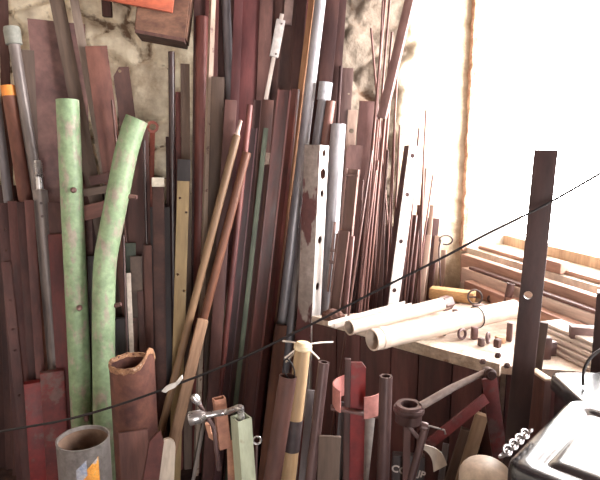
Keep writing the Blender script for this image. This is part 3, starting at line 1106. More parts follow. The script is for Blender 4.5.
# boards and bars low in the middle
Bd('lit_edge_bar', 'dull bar with one bright thin edge right above the pale-ended bar', 'bar', rust_brown, (268, 100), (252, 300), 12, th=.02, g=.06)
Bd('pale_knob_bar', 'brown bar with a pale bare end among the dark red bars', 'bar', M('pkb', (.17, .09, .08), (.11, .056, .052), stretch=.2, vary=0), (266, 153), (240, 400), 9, th=.02)
o = bpy.data.objects['pale_knob_bar']; I = BARS['pale_knob_bar']
part(o, 'bare_end', box_bm(I['W'] + .001, I['t'] + .001, I['L'] - .055, I['L'] + .002, bev=.004), M('bare_end', (.45, .33, .26), (.3, .2, .16), scale=30, vary=0), label='pale bare end')
Ch('tall_dark_channel', 'dark channel directly left of the green strip', 'channel', rust_dark, (258, 100), (232, 420), 8, th=.02)
Bd('green_strip', 'slim green strip standing between dark red bars', 'strip', green_dull, (266, 128), (236, 400), 5, th=.008)
Ch('purple_channel', 'dark purple channel right of the crossed wooden handles', 'channel', M('purple', (.13, .06, .068), (.08, .04, .045), stretch=.25, rough=.5, c=(.4, .3, .26), cth=.75, csoft=.01, cscale=24, vary=0), (252, 128), (224, 400), 11, th=.02)
Tu('red_rod', 'slim red-brown tube standing behind the crossed wooden handles', 'tube', rust_red, (250, 105), (238, 220), 6)
Bd('dark_centre_bar', 'dark bar with a chipped edge behind the crossed handles', 'bar', rust_dark, (231, 100), (214, 380), 12, th=.010)
Bd('mid_brown_bar', 'brown bar left of the glossy red channel, low in the stack', 'bar', rust_brown, (272, 165), (244, 430), 11, th=.012)
An('gloss_angle', 'glossy dark red angle iron with white paint splashes', 'angle iron', rust_gloss, (296.5, 89), (262, 400), 9, yaw=10)
Ch('gloss_channel', 'glossy dark red channel beside the splashed angle iron', 'channel', rust_gloss, (284.5, 90), (253, 380), 13.5, th=.025)

Bd('brown_post', 'warm brown post under the two long grey pipes', 'post', M('brown_post', (.27, .145, .085), (.17, .09, .058), scale=14, stretch=.1, vary=0), (281, 325), (266, 460), 12, th=.035, lean=.12)
# the two crossed wooden handles
o, I = Ro('wooden_pole', 'longer wooden tool handle with a pale narrow tip, crossing the stack at a slant', 'tool handle', wood_handle, (237, 135), (164, 420), 8)
part(o, 'handle_tip', lathe_bm([(I['W'] * .42, I['L'] - .001), (I['W'] * .27, I['L'] + .01), (I['W'] * .25, I['L'] + .06), (0, I['L'] + .065)], 12), M('tip', (.4, .3, .26), (.3, .2, .17), vary=0), label='pale narrow tip')
o, I = Ro('wooden_pole', 'redder wooden tool handle with a rounded top, slanting below the longer one', 'tool handle', M('handle2', (.3, .16, .09), (.2, .1, .056), scale=14, stretch=.08, rough=.5, vary=0), (247, 152), (180, 410), 8.5)
o, I = Bd('wooden_shaft', 'pale rounded wooden shaft standing across the lower ends of the handles', 'shaft', M('shaft', (.37, .22, .14), (.2, .12, .07), scale=14, stretch=.08, vary=0), (203, 319), (176, 432), 11, th=.03, bev=.01)
# --------------------------------------------- helpers for free-standing things


def wobj(name, bm, mat, origin, label, cat, group=None, angle=35, register=True):
    """one-mesh thing from a bmesh in world coordinates, its origin moved to `origin`"""
    origin = Vector(origin)
    bmesh.ops.transform(bm, matrix=Matrix.Translation(-origin), verts=bm.verts)
    o = link(name, finish(bm, name, mat, angle), mw=Matrix.Translation(origin))
    tag(o, label, cat, group)
    if register:
        reg(o)
    return o


def root(name, label, cat, loc, group=None):
    o = bpy.data.objects.new(name, None); COL.objects.link(o)
    o.location = loc
    tag(o, label, cat, group)
    return o


def fitted(build, g0, g1=.95, step=.006):
    """build(g) -> bmesh in world space; the first g that stands clear"""
    g = g0
    while True:
        bm = build(g)
        vs = [v.co.copy() for v in bm.verts]; bm.verts.index_update()
        e = entry(vs, [tuple(v.index for v in f.verts) for f in bm.faces])
        if g > g1 or not clash(e):
            if g > g1:
                print('NOFIT custom')
            PLACED.append(e)
            return bm, g
        bm.free()
        g += step


def axis_mtx(P, Q, upv=(0, 0, 1)):
    """local z from P to Q, local y as near as can be to upv"""
    P, Q = Vector(P), Vector(Q)
    z = (Q - P).normalized()
    y = Vector(upv); y = (y - z * y.dot(z)).normalized()
    x = y.cross(z)
    m = Matrix((x, y, z)).transposed().to_4x4(); m.translation = P
    return m


def xf(bm, m):
    bmesh.ops.transform(bm, matrix=m, verts=bm.verts)
    return bm


def drilled_angle(label, top, low, wl, wr, alpha, matl, matr, holes, g=.08, lean=.1, hr=.2, group=None):
    gg = g
    a = R(alpha)
    while True:
        T, Fo = solve(top, low, gg, lean, None)
        L = (T - Fo).length
        ll, lr = mpx(wl, T) / math.cos(a), mpx(wr, T) / math.sin(a)
        t = .004
        b1 = xf(add_box(bmesh.new(), -ll, 0, 0, t, 0, L, bev=.0008), Matrix.Rotation(-a, 4, 'Z'))
        b2 = add_box(bmesh.new(), 0, lr, 0, t, 0, L, bev=.0008)
        rotr = Matrix.Rotation(R(90) - a, 4, 'Z')
        mw = frame(Fo, T)
        vs = [mw @ v.co for v in b1.verts] + [mw @ rotr @ v.co for v in b2.verts]
        b1.verts.index_update(); b2.verts.index_update()
        n = len(b1.verts)
        ps = [tuple(v.index for v in f.verts) for f in b1.faces] + [tuple(v.index + n for v in f.verts) for f in b2.faces]
        e = entry(vs, ps, (Fo, T), .006) + [mpx(wl + wr, T)]
        if gg > .9 or not clash(e):
            break
        b1.free(); b2.free(); gg += .007
    if GDBG: print('GAP drilled %.3f' % gg)
    PLACED.append(e)
    o = link('drilled_angle', finish(b1, 'drilled_angle', matl), mw=mw)
    tag(o, label, 'angle iron', group)
    info = dict(T=T, F=Fo, L=L)
    me = finish(b2, 'drilled_flange', matr)
    me = cut(me, [hole_y(lr * fx, zat(info, py), lr * hr * k) for py, fx, k in holes], 'drilled_flange')
    f = link('drilled_flange', me, o, rotr)
    f['label'] = 'pale flange with a row of drilled holes'
    return o, gg


# ------------------------------------------------------- right of the grey pipes
drilled_angle('angle iron with a white drilled flange and a grey rust-patched flange, next to grey pipes', (320, 145), (312, 312), 15.5, 9.5, 30, grey_rustpatch, lit_flange_white,
              [(153, .5, 1), (174, .5, 1.5), (194, .5, 1), (241, .5, 1.1), (288, .5, 1.1), (330, .5, 1)], g=.12, lean=.03, hr=.2)
bright_edge = M('bright_edge', (.34, .27, .235), (.22, .165, .145), stretch=.15, rough=.35, metal=.25, vary=.1)
Ch('edged_channel', 'brown channel with two bright edges and a small cross-bar at its top', 'channel', bright_edge, (353, 169), (340, 300), 12.5, th=.03, wall=.003, yaw=-16, lean=.03)
o = bpy.data.objects['edged_channel']; I = BARS['edged_channel']
part(o, 'cross_bar', add_box(bmesh.new(), -I['W'] * .55, I['W'] * .55, -I['t'] / 2 - .004, -I['t'] / 2 + .002, I['L'] - .03, I['L'] - .022), bright_edge)
Ch('lower_channel', 'shorter brown channel standing in front of the bright-edged channel', 'channel', bright_edge, (344, 231), (332, 330), 11, th=.02, wall=.003, yaw=-16, lean=.03)
Bd('support_bar', 'rusty square bar on whose top the big slanting bar rests', 'bar', rust_mauve, (383, 121), (371, 300), 8, th=.02)
sq = [(361, 180, 352, 300, 6), (367, 200, 358, 300, 5), (374, 205, 362, 300, 7), (352, 236, 345, 310, 5), (377, 180, 372, 300, 5.5), (384, 190, 380, 300, 5), (391, 235, 386, 300, 4.5), (369, 246, 364, 310, 5.5)]
for k, (x, y, x2, y2, w_) in enumerate(sq):
    Bd('narrow_bar', 'narrow rusty bar in the close row between the two drilled angles', 'bar', [rust_mauve, rust_brown, bright_edge][k % 3], (x, y), (x2, y2), w_, th=.014, yaw=[-22, -30, -15][k % 3], group='narrow bars between the drilled angles')
rng = random.Random(21)
rods = [(371, 28, 378, 110, 2.2), (389, -40, 366, 215, 3), (393, -40, 374, 190, 2.4), (385, -40, 375, 150, 2), (392, 32, 384, 120, 2.4), (390, 95, 379, 240, 2.6), (398, 60, 386, 280, 2.2),
        (380, 70, 362, 260, 2.4), (395, 120, 389, 280, 2), (378, 120, 364, 280, 2.6), (386, 110, 372, 260, 2.2), (372, 150, 352, 290, 2.4), (400, 125, 391, 290, 2.2), (382, 30, 369, 200, 2),
        (376, 170, 361, 290, 2.2), (378, 160, 366, 290, 2.4), (388, 150, 377, 290, 2.2)]
for k, (x, y, x2, y2, w_) in enumerate(rods):
    Ro('thin_rod', 'thin rusty steel rod in the loose bundle before the cracked stone', 'rod', rod_steel, (x, y), (x2, y2), w_, group='thin rods before the cracked stone', g=.05)
Bd('slanting_bar', 'thick square bar slanting down from above across the bright stone', 'bar', M('slant_bar', (.26, .185, .165), (.19, .125, .11), stretch=.3, rough=.5, vary=0), (417, -30), (382, 118), 9, th=.03, yaw=-14, end=118, g=.1, lean=.0)
Bd('added_hole_backing', 'dark strip added right behind the second drilled angle to darken its holes', 'strip', steel_bar, (411, 149), (389, 318), 10, th=.004)  # added so the flange holes read dark against the bright wall
drilled_angle('second angle iron, with a wide white drilled flange, closer to the window', (409, 145), (386, 318), 4.5, 11, 68, M('dark_flange_steel', (.22, .18, .175), (.15, .115, .115), vary=0), lit_flange_white,
              [(155, .45, 1), (194, .45, 1), (241, .45, 1), (290, .45, 1)], g=.1, hr=.21)
pale_steel = M('pale_steel', (.45, .33, .27), (.3, .2, .16), stretch=.2, rough=.45, vary=.15)  # steel paled in its colour to show window glare washing it out
tail = [(425, 168, 416, 300, 5), (420, 205, 410, 300, 5), (432, 205, 424, 300, 4), (438, 236, 432, 310, 6), (415, 215, 405, 300, 5), (429, 235, 420, 305, 5), (444, 250, 440, 310, 5), (434, 262, 428, 310, 4)]
for k, (x, y, x2, y2, w_) in enumerate(tail):
    Bd('steel_strip', 'narrow glare-washed steel strip between the second drilled angle and the window', 'strip', [pale_steel, rust_mauve, pale_steel][k % 3], (x, y), (x2, y2), w_, th=.012, yaw=[-20, -30, -10][k % 3], group='steel strips beside the window')
for k, (x, y, x2, y2, w_) in enumerate([(419, 128, 412, 210, 2), (426, 110, 419, 250, 1.8), (433, 175, 418, 280, 1.8), (424, 150, 421, 250, 2)]):
    Ro('fine_rod', 'very thin rod standing against the glaring plaster by the window', 'rod', rod_steel, (x, y), (x2, y2), w_, group='fine rods beside the window')
# bar clamp
o, I = Ro('bar_clamp', 'small bar clamp with two screws hanging beside the white drilled angle', 'clamp', bright_edge, (335, 222), (327, 300), 2.8, push=.05, lean=.03, end=290)
k_ = mpx(1, I['T'])
part(o, 'second_bar', xf(lathe_bm([(0, 0), (1.5 * k_, 0), (1.5 * k_, zat(I, 233)), (0, zat(I, 233))], 10), Matrix.Translation((3.6 * k_, -.004, 0))), bright_edge)
for py in (250, 262):
    z = zat(I, py)
    part(o, 'jaw', add_box(bmesh.new(), -2.0 * k_, 5.6 * k_, -.009, .008, z - .007, z + .007, bev=.002), bright_edge)
# loop of wire by the window
P0 = at(441, 296, 2.56)
pts = [P0, at(440, 272, 2.53), at(439, 250, 2.54), at(441, 240, 2.54)]
for k in range(9):
    a = R(200 - k * 40)
    pts.append(at(446 + 6.5 * math.cos(a), 240 - 4.6 * math.sin(a), 2.54 + .004 * k))
wobj('wire_loop', sweep_bm(smooth_path(pts, 4), .0038, 8), steel_dark, P0, 'loop of dark wire standing up against the bright window wall', 'wire')

# --------------------------------------------------------------- green pipes
o, I = Tu('green_pipe', 'straight upright green-painted pipe with two small lugs', 'pipe', green_paint, (67.5, 100), (82, 420), 22, g=.2, lean=.14)
for py, sx in ((190, .15), (306, .2), (415, .4)):
    z = zat(I, py)
    r_ = I['W'] / 2
    part(o, 'lug', xf(lathe_bm([(0, -.004), (.013, -.004), (.011, .014), (.007, .024), (0, .026)], 12), Matrix.Translation((sx * r_, -r_ * .96, z)) @ Matrix.Rotation(R(90), 4, 'X')), rust_mauve, label='rusty lug')
path = [(137, 119), (132, 132), (125, 158), (119, 188), (112, 224), (106, 256), (104, 285), (103.5, 330), (104, 380), (104.5, 430), (105, 480)]


def bent(g, hol=.006):
    pts = []
    for k, (x, y) in enumerate(path):
        pts.append(wallpt(x, y, g + .14 * max(0, (y - 119) / 420)))
    a, b = pts[-2], pts[-1]
    t = (.004 - b.z) / (b.z - a.z)
    pts.append(b + (b - a) * t * .5); pts.append(b + (b - a) * t)
    return sweep_bm(smooth_path(pts, 5), .046, 24, hollow=hol)


bm, gb = fitted(bent, .26)
PL = wallpt(105, 480, gb)
o = wobj('green_pipe', bm, green_paint, (PL.x, PL.y, 0), 'bent green-painted pipe leaning beside the straight green one', 'pipe', register=False)
for x, y, x2, y2 in ((127, 196, 137, 197), (113, 306, 121, 304), (114, 411, 121, 410)):
    g_ = gb + .14 * max(0, (y - 119) / 420) + .0
    wpart(o, 'lug', sweep_bm([wallpt(x, y, g_), wallpt(x2, y2, g_ + .01)], [.011, .008], 10), rust_mauve, 'rusty lug')

# -------------------------------------------------------- low things on the floor
o, I = Bd('red_post', 'red-painted flat-topped post nearest the floor corner', 'post', red_paint, (37, 381), (43, 470), 24, th=.05, g=.25, lean=.06)
Bd('red_post', 'second red-painted post half hidden behind the first red one', 'post', M('red_paint_dull', (.2, .04, .036), (.13, .03, .03), c=(.1, .05, .045), cth=.58, vary=0), (52, 371), (58, 470), 22, th=.04, g=.2, lean=.06)


def drum(g, rr=22):
    P = wallpt(132, 361, g)
    r_ = mpx(rr, P)
    prof = [(r_ * .97, .004), (r_, .02), (r_ * 1.0, P.z)]
    prof += [(r_ - .004, P.z), (r_ * .94, .02), (0, .018)]
    bm = lathe_bm(prof, 36)
    # torn, uneven rim with a lip pulled up on one side
    for v in bm.verts:
        if v.co.z > P.z - .01:
            a = math.atan2(v.co.y, v.co.x)
            v.co.z += .006 * noise.noise((math.cos(a) * 3, math.sin(a) * 3, 1)) + .06 * max(0, math.cos(a - R(-20))) ** 8
    return xf(bm, Matrix.Translation((P.x, P.y, 0)))


bm, gd = fitted(drum, .2)
P = wallpt(132, 361, gd)
o = wobj('rusty_drum', bm, rust_drum, (P.x, P.y, 0), 'rusty open-topped drum with a torn rim behind the bent green pipe', 'drum', register=False)
r_ = mpx(22, P)
bm = bmesh.new()
n_ = 60
rg = []
for k in range(n_):
    a = 2 * math.pi * k / n_
    z = P.z + .006 * noise.noise((math.cos(a) * 3, math.sin(a) * 3, 1)) + .06 * max(0, math.cos(a - R(-20))) ** 8
    j = .0035 * noise.noise((a * 7, 2, 0))
    rg.append([bm.verts.new(((r_ + s) * math.cos(a), (r_ + s) * math.sin(a), z + h)) for s, h in ((.001 + j * .5, -.02 + j * 2), (.003 + j * .6, -.010), (.002, .002 + j), (-.004 + j * .6, .002), (-.005, -.014))])
for k in range(n_):
    a, b = rg[k], rg[(k + 1) % n_]
    for i in range(5):
        bm.faces.new((a[i], a[(i + 1) % 5], b[(i + 1) % 5], b[i]))
part(o, 'torn_rim', bm, rust_rim, label='flaking orange rust rim')
PLACED[-1][0] = [c - .008 for c in PLACED[-1][0]]
bpy.context.view_layer.update()
PLACED.pop(); reg(o)
Bd('dark_low_board', 'low dark brown board leaning on the front of the rusty drum', 'board', wood_plank, (133, 431), (136, 480), 28, th=.015, g=gd + .05, lean=.05)
# spade-like pieces at the foot of the handles
def blade_out(W, L):
    pts = []
    for k in range(9):
        a = math.pi * k / 8
        pts.append((W * .32 * math.cos(a), L - W * .32 + W * .32 * math.sin(a)))
    return [(-W * .62, 0), (W * .5, 0), (W * .42, L * .6)] + pts + [(-W * .42, L * .6)]


Pl('pale_paddle', 'pale worn wooden blade with a rounded top at the foot of the slanting handles', 'blade', plastic_blade, (168, 438), (164, 480), 25, th=.02, outline=blade_out, g=.3, lean=.12)
Pl('steel_share', 'dark red pointed steel share just left of the pale blade', 'blade', M('steel_share', (.17, .065, .055), (.1, .04, .036), vary=0), (154, 430), (148, 480), 20, th=.012, g=.3, lean=.1,
   outline=lambda W, L: [(-W / 2, 0), (W / 2, 0), (W * .55, L * .93), (W * .3, L), (-W * .15, L * .93)])

# metal can
P = atz(83, 437.5, .64)
r_ = mpx(25.2, P)
o = wobj('metal_cylinder', lathe_bm([(r_, .004), (r_, P.z - .006), (r_ * 1.012, P.z - .004), (r_ * 1.012, P.z), (r_ * .955, P.z), (r_ * .94, P.z - .01), (r_ * .94, .1), (0, .098)], 48), can_metal, (0, 0, 0), 'open-topped grey metal cylinder with an orange and blue sticker', 'cylinder', register=False)
o.location = (P.x, P.y, 0)
part(o, 'liner', lathe_bm([(r_ * .938, .12), (r_ * .938, P.z - .012), (r_ * .93, P.z - .012), (r_ * .93, .12)], 48), can_inside, label='tan inner face')


def patch_bm(r, a0, a1, z0, z1, slant=0.0, n=12):
    bm = bmesh.new()
    lo = [bm.verts.new((r * math.cos(R(a0 + (a1 - a0) * k / n)), r * math.sin(R(a0 + (a1 - a0) * k / n)), z0 + slant * k / n)) for k in range(n + 1)]
    hi = [bm.verts.new((r * math.cos(R(a0 + (a1 - a0) * k / n)), r * math.sin(R(a0 + (a1 - a0) * k / n)), z1 + slant * k / n)) for k in range(n + 1)]
    for k in range(n):
        bm.faces.new((lo[k], lo[k + 1], hi[k + 1], hi[k]))
    return bm


st = part(o, 'orange_sticker', patch_bm(r_ + .0012, -77, -38, P.z - .3, P.z - .085, .05), label_orange, label='torn orange sticker')
part(st, 'blue_print', patch_bm(r_ + .002, -86, -64, P.z - .118, P.z - .065, .03), label_blue, label='blue printed corner')
reg(o)

# ------------------------------------------------------------- on the bench
# three pale pipes lying across the edge
TOP = BT + .008


def lying_tube(name, label, px0, px1, r, z, mat, wall=.005, cat='pipe'):
    P, Q = atz(*px0, z), atz(*px1, z)
    o = bpy.data.objects.new(name, None)
    m = axis_mtx(P, Q)
    L = (Q - P).length
    o = link(name, finish(tube_bm(r, L, wall, n=32), name, mat), mw=m)
    tag(o, label, cat)
    return o, L, m


o, L, m = lying_tube('pale_pipe', 'thick pale pipe lying across the bench edge, ringed with a dark wire', (372, 340), (514, 309), .037, TOP + .039, pipe_cream)
part(o, 'collar', tube_bm(.0385, .052, .003, z0=.03, n=32), pipe_cream, label='slightly raised collar')
reg(o)
a = proj(m @ Vector((0, 0, 0)))
zz = L * .70
bm = sweep_bm([m @ Vector((.0405 * math.cos(2 * math.pi * k / 28), .0405 * math.sin(2 * math.pi * k / 28), zz)) for k in range(28)], .0022, 6, closed=True)
wobj('wire_ring', bm, rubber_black, m @ Vector((0, 0, zz)), 'thin dark wire wound once around the thick pale pipe', 'wire')
o, L, m = lying_tube('pale_pipe', 'thinner pale pipe lying behind the thick one on the bench edge, open end dark', (349, 328), (446, 303), .027, TOP + .029, pipe_cream)
hexo = [(.031 * math.cos(R(60 * k)), .031 * math.sin(R(60 * k))) for k in range(6)]
hb = hollow_bm(hexo, [(.0275 * math.cos(R(60 * k)) * .9, .0275 * math.sin(R(60 * k)) * .9) for k in range(6)], L + .02, L - .03)
part(o, 'hexagon_nut', hb, rust_mauve, label='brown six-sided nut')
reg(o)
P, Q = atz(331, 325, TOP + .02), atz(408, 304, TOP + .02)
m = axis_mtx(P, Q)
o = wobj('flat_channel', xf(extrude_bm(channel_prof(.038, .018, .004), (Q - P).length), m @ Matrix.Rotation(R(180), 4, 'Z')), white_dusty, P, 'narrow white channel lying furthest back of the pipes on the bench edge', 'channel')
# sacking lump over the bench corner
Pc = atz(322, 316, BT)
bm = bmesh.new()
bmesh.ops.create_icosphere(bm, subdivisions=4, radius=1)
for v in bm.verts:
    d = noise.fractal(v.co * 2.5, 1, 2.1, 4) * .25 + 1
    v.co = Vector((v.co.x * .045 * d, v.co.y * .026 * d, max(v.co.z, -.3) * .032 * d))
xf(bm, Matrix.Translation((Pc.x + .045, Pc.y - .028, BT + .004)))
wobj('sacking', bm, sacking, (Pc.x + .045, Pc.y - .028, BT), 'crumpled brown sacking lying on the bench corner nearest the drilled angle', 'sacking', register=False)

ZB = BT - .011
tan_timber = M('tan_timber', (.44, .27, .205), (.31, .175, .135), scale=12, stretch=.1, rough=.7, vary=.12)
pale_timber = M('pale_timber', (.66, .53, .46), (.5, .37, .31), scale=12, stretch=.1, rough=.6, vary=.05)


def wall_plank(name, label, s0, s1, o0, o1, z0, z1, mat, twist=0, cat='plank', bev=.003):
    c = Vector(((s0 + s1) / 2, (o0 + o1) / 2, z0))
    bm = add_box(bmesh.new(), -(z1 - z0) / 2 * 0 - (o1 - o0) / 2, (o1 - o0) / 2, 0, z1 - z0, -(s1 - s0) / 2, (s1 - s0) / 2, bev=bev)
    # local z = along the wall, x = outwards, y = up
    ml = Matrix((WOUT, (0, 0, 1), -WDIR if False else WDIR)).transposed().to_4x4()
    ml.translation = WALLM @ c
    o = link(name, finish(bm, name, mat), mw=ml @ Matrix.Rotation(R(twist), 4, 'Y'))
    tag(o, label, cat)
    reg(o)
    return o


wall_plank('sill_timber', 'long tan timber standing on edge against the wall right under the window', .12, 1.42, -.085, -.045, ZB, 1.035, tan_timber)
wall_plank('grooved_timber', 'second long timber lying in front of the tan one under the window', .2, 1.40, -.135, -.09, ZB, .985, pale_timber)
wall_plank('long_lath', 'third long timber, thin and tan, lying below the window', .3, 1.4, -.185, -.14, ZB, .945, tan_timber)
wall_plank('dark_lath', 'thin dark lath lying on top of the second long timber', .25, 1.35, -.128, -.098, .986, 1.0, rust_mauve)
wall_plank('sill_lath', 'flat pale lath lying along the window sill', .1, 1.5, .03, .075, SILL + .001, SILL + .018, tan_timber)
wall_plank('wooden_wedge', 'rough tan wooden block sitting on the window sill by the tall steel bar', .60, .70, .0, .05, SILL + .001, SILL + .05, tan_timber, cat='block', bev=.006)
rng = random.Random(8)
z = ZB
for k, lb in enumerate(['lowest', 'second lowest', 'third', 'fourth', 'topmost']):
    h = .011 + .004 * rng.random()
    wall_plank('white_board', f'{lb} white board in the stack of five lying on the bench below the window', 0.93 + .03 * rng.random(), 1.25, -.36 + .012 * k, -.205 - .006 * k, z + .0005, z + h, white_dusty, twist=rng.uniform(-1.2, 1.2))
    z += h + .002
# block, rings and bits near the window corner
P = atz(452, 300, ZB)
wobj('wood_chunk', xf(add_box(bmesh.new(), -.10, .10, -.03, .03, 0, .05, bev=.006), Matrix.Translation((P.x, P.y, ZB)) @ Matrix.Rotation(R(-28), 4, 'Z')), M('amber_wood', (.55, .33, .15), (.42, .23, .1), scale=12, stretch=3, rough=.7, vary=0), (P.x, P.y, ZB), 'amber wooden block lying on the bench behind the thick pale pipe', 'block')


def ring(name, label, px, py, r, tr, z, tilt=75, yaw=0, mat=steel_dark, cat='ring', bar_=False):
    P = atz(px, py, z)
    ml = Matrix.Translation(P) @ Matrix.Rotation(R(yaw), 4, 'Z') @ Matrix.Rotation(R(tilt), 4, 'X')
    bm = sweep_bm([(r * math.cos(2 * math.pi * k / 24), r * math.sin(2 * math.pi * k / 24), 0) for k in range(24)], tr, 8, closed=True)
    o = link(name, finish(bm, name, mat), mw=ml)
    tag(o, label, cat)
    if bar_:
        part(o, 'spoke', sweep_bm([(-r, 0, 0), (r * .2, 0, 0)], tr * .8, 8), mat)
    reg(o)
    return o


ring('hand_wheel', 'larger dark ring with one spoke standing on the bench behind the thick pale pipe', 475, 297, .031, .0045, ZB + .035, tilt=70, bar_=True, cat='wheel')
ring('iron_ring', 'small dark ring beside the larger spoked one behind the thick pale pipe', 491, 299, .014, .005, ZB + .0185, tilt=75)
P = at(506, 305, 2.32)
wobj('pipe_stub', xf(tube_bm(.016, .115, .003), Matrix.Translation((P.x, P.y, ZB)) @ Matrix.Rotation(R(8), 4, 'Y')), rust_mauve, (P.x, P.y, ZB), 'short upright brown pipe stub beside the tall steel bar', 'pipe')
ring('eye_bolt', 'curled eye bolt standing on the bench just before the thick pale pipe', 462, 334, .017, .005, ZB + .023, tilt=80, yaw=30, mat=steel_grey, cat='bolt')
ring('shackle', 'worn shackle ring on the bench corner near the hinged red frame', 488, 338, .016, .006, ZB + .0225, tilt=85, yaw=60, mat=steel_grey, cat='shackle')
P = atz(500, 342, ZB)
wobj('round_block', xf(lathe_bm([(0, 0), (.018, 0), (.019, .003), (.019, .019), (.017, .022), (0, .022)], 24), Matrix.Translation((P.x, P.y, ZB))), M('round_wood', (.5, .3, .18), (.36, .2, .12), vary=0), (P.x, P.y, ZB), 'small round wooden block on the bench by the shackle', 'block')
for k, (x, y, dx, dy, dz, yw, lb, mt) in enumerate([
        (478, 316, .05, .02, .05, 20, 'upright brown offcut under the thick pale pipe, by the spoked ring', rust_mauve),
        (455, 322, .02, .03, .05, 0, 'dark little upright block under the thick pale pipe', rust_dark),
        (548, 352, .06, .03, .05, 15, 'dark small machine block beside the tan upright plank', steel_dark),
        (556, 340, .03, .03, .075, 0, 'small rusty upright block behind the dark machine block', rust_brown),
        (470, 280, .06, .03, .035, -20, 'pale scrap block in the bright corner under the window', white_dusty),
        (510, 292, .09, .02, .03, -60, 'pale scrap slat lying in front of the window timbers', pale_timber)]):
    P = atz(x, y, ZB)
    for t in range(30):
        bm = xf(add_box(bmesh.new(), -dx / 2, dx / 2, -dy / 2, dy / 2, 0, dz, bev=.003), Matrix.Translation((P.x, P.y, ZB)) @ Matrix.Rotation(R(yw), 4, 'Z'))
        vs = [v.co.copy() for v in bm.verts]; bm.verts.index_update()
        if not clash(entry(vs, [tuple(v.index for v in f.verts) for f in bm.faces])):
            break
        if t < 29:
            bm.free(); P = P + Vector((-.004, -.006, 0))
        else:
            print('NOFIT', lb)
    wobj('scrap_block', bm, mt, (P.x, P.y, ZB), lb, 'block')
for k, (x, y, w_, h, lb, mt) in enumerate([
        (444, 335, .016, .030, 'lowest dark stub at the rail end of the bench, beneath the wire-wound pipe', rust_dark),
        (454, 339, .020, .036, 'dark stub on the bench just left of the curled eye bolt', rust_brown),
        (474, 339, .022, .046, 'rusty stub on the bench just right of the curled eye bolt', rust_mauve),
        (481, 346, .018, .030, 'small square stub on the bench in front of the shackle', steel_dark),
        (497, 351, .022, .030, 'squat rusty stub on the bench corner behind the hinge', rust_brown),
        (509, 341, .018, .070, 'tall grey stub on the bench touching the edge of the tall steel bar', steel_grey)]):
    P = atz(x, y, ZB)
    for t in range(40):
        bm = xf(add_box(bmesh.new(), -w_ / 2, w_ / 2, -.010, .010, 0, h, bev=.003), Matrix.Translation((P.x, P.y, ZB + .013 * (k == 4))) @ Matrix.Rotation(R(-20 + 15 * k), 4, 'Z'))
        vs = [v.co.copy() for v in bm.verts]; bm.verts.index_update()
        if t == 39 or not clash(entry(vs, [tuple(v.index for v in f.verts) for f in bm.faces])):
            break
        bm.free(); P = P + Vector((.002, .003, 0))
    wobj('metal_stub', bm, mt, (P.x, P.y, ZB), lb, 'stub')
# grey box near the bench end
P = at(580, 366, 1.80)
o = wobj('grey_box', xf(add_box(bmesh.new(), -.042, .042, -.02, .02, 0, .10, bev=.003), Matrix.Translation((P.x, P.y, ZB)) @ Matrix.Rotation(R(-12), 4, 'Z')), M('grey_box', (.27, .22, .2), (.22, .17, .155), vary=0), (P.x, P.y, ZB), 'small grey-brown upright box at the bench end below the white boards', 'box')
# -------------------------------------------------------------- foreground
Bd('tan_plank', 'tan upright plank right behind the tall steel bar', 'plank', wood_grey, (543, 322), (531, 410), 10, th=.02, Y=(1.62, 1.60))
Bd('dark_post', 'dark upright post at the picture edge before the stacked white boards', 'post', steel_bar, (605, 292), (594, 420), 14, th=.05, Y=(1.64, 1.62))
o, I = Bd('steel_bar', 'tall dark flat steel bar standing before the window with one bright hole', 'bar', steel_bar, (546, 150), (516, 440), 22, th=.016, Y=(1.46, 1.42), holes=[(295, -.12)], hr=.2)
# panel behind the lids
a, b = atz(533, 369, .97), atz(566, 391, .97)
m = axis_mtx((a.x, a.y, 0), (b.x, b.y, 0))
ln = (Vector((b.x, b.y, 0)) - Vector((a.x, a.y, 0))).length
o = wobj('cream_edged_panel', xf(add_box(bmesh.new(), -.011, .011, 0.003, .965, 0, ln * .5), m), wood_plank, (a.x, a.y, 0), 'dark panel with a cream top edge behind the black lids', 'panel', register=False)
wpart(o, 'edge_strip', xf(add_box(bmesh.new(), -.012, .012, .965, .972, 0, ln * .5, bev=.002), m), M('edge_cream', (.62, .5, .38), (.5, .38, .28), vary=0), 'cream edging')
reg(o)

# black bin with a recessed lid
BZ = 1.05
p0 = atz(502, 463, BZ); p1 = atz(572, 396, BZ)
ex = (p1 - p0); ex.z = 0
dl = ex.length
ex.normalize()
ey = Vector((ex.y, -ex.x, 0))           # towards the picture's right / viewer
W2 = .46


def rrect(x0, x1, y0, y1, r, n=6):
    out = []
    for cx, cy, a0 in ((x1 - r, y1 - r, 0), (x0 + r, y1 - r, 90), (x0 + r, y0 + r, 180), (x1 - r, y0 + r, 270)):
        for k in range(n + 1):
            a = R(a0 + 90 * k / n)
            out.append((cx + r * math.cos(a), cy + r * math.sin(a)))
    return out


def loft(loops, caps=(True, True)):
    bm = bmesh.new()
    rs = [[bm.verts.new(p) for p in lp] for lp in loops]
    n = len(rs[0])
    for a, b in zip(rs, rs[1:]):
        for i in range(n):
            bm.faces.new((a[i], a[(i + 1) % n], b[(i + 1) % n], b[i]))
    if caps[0]:
        bm.faces.new(rs[0][::-1])
    if caps[1]:
        bm.faces.new(rs[-1])
    return bm


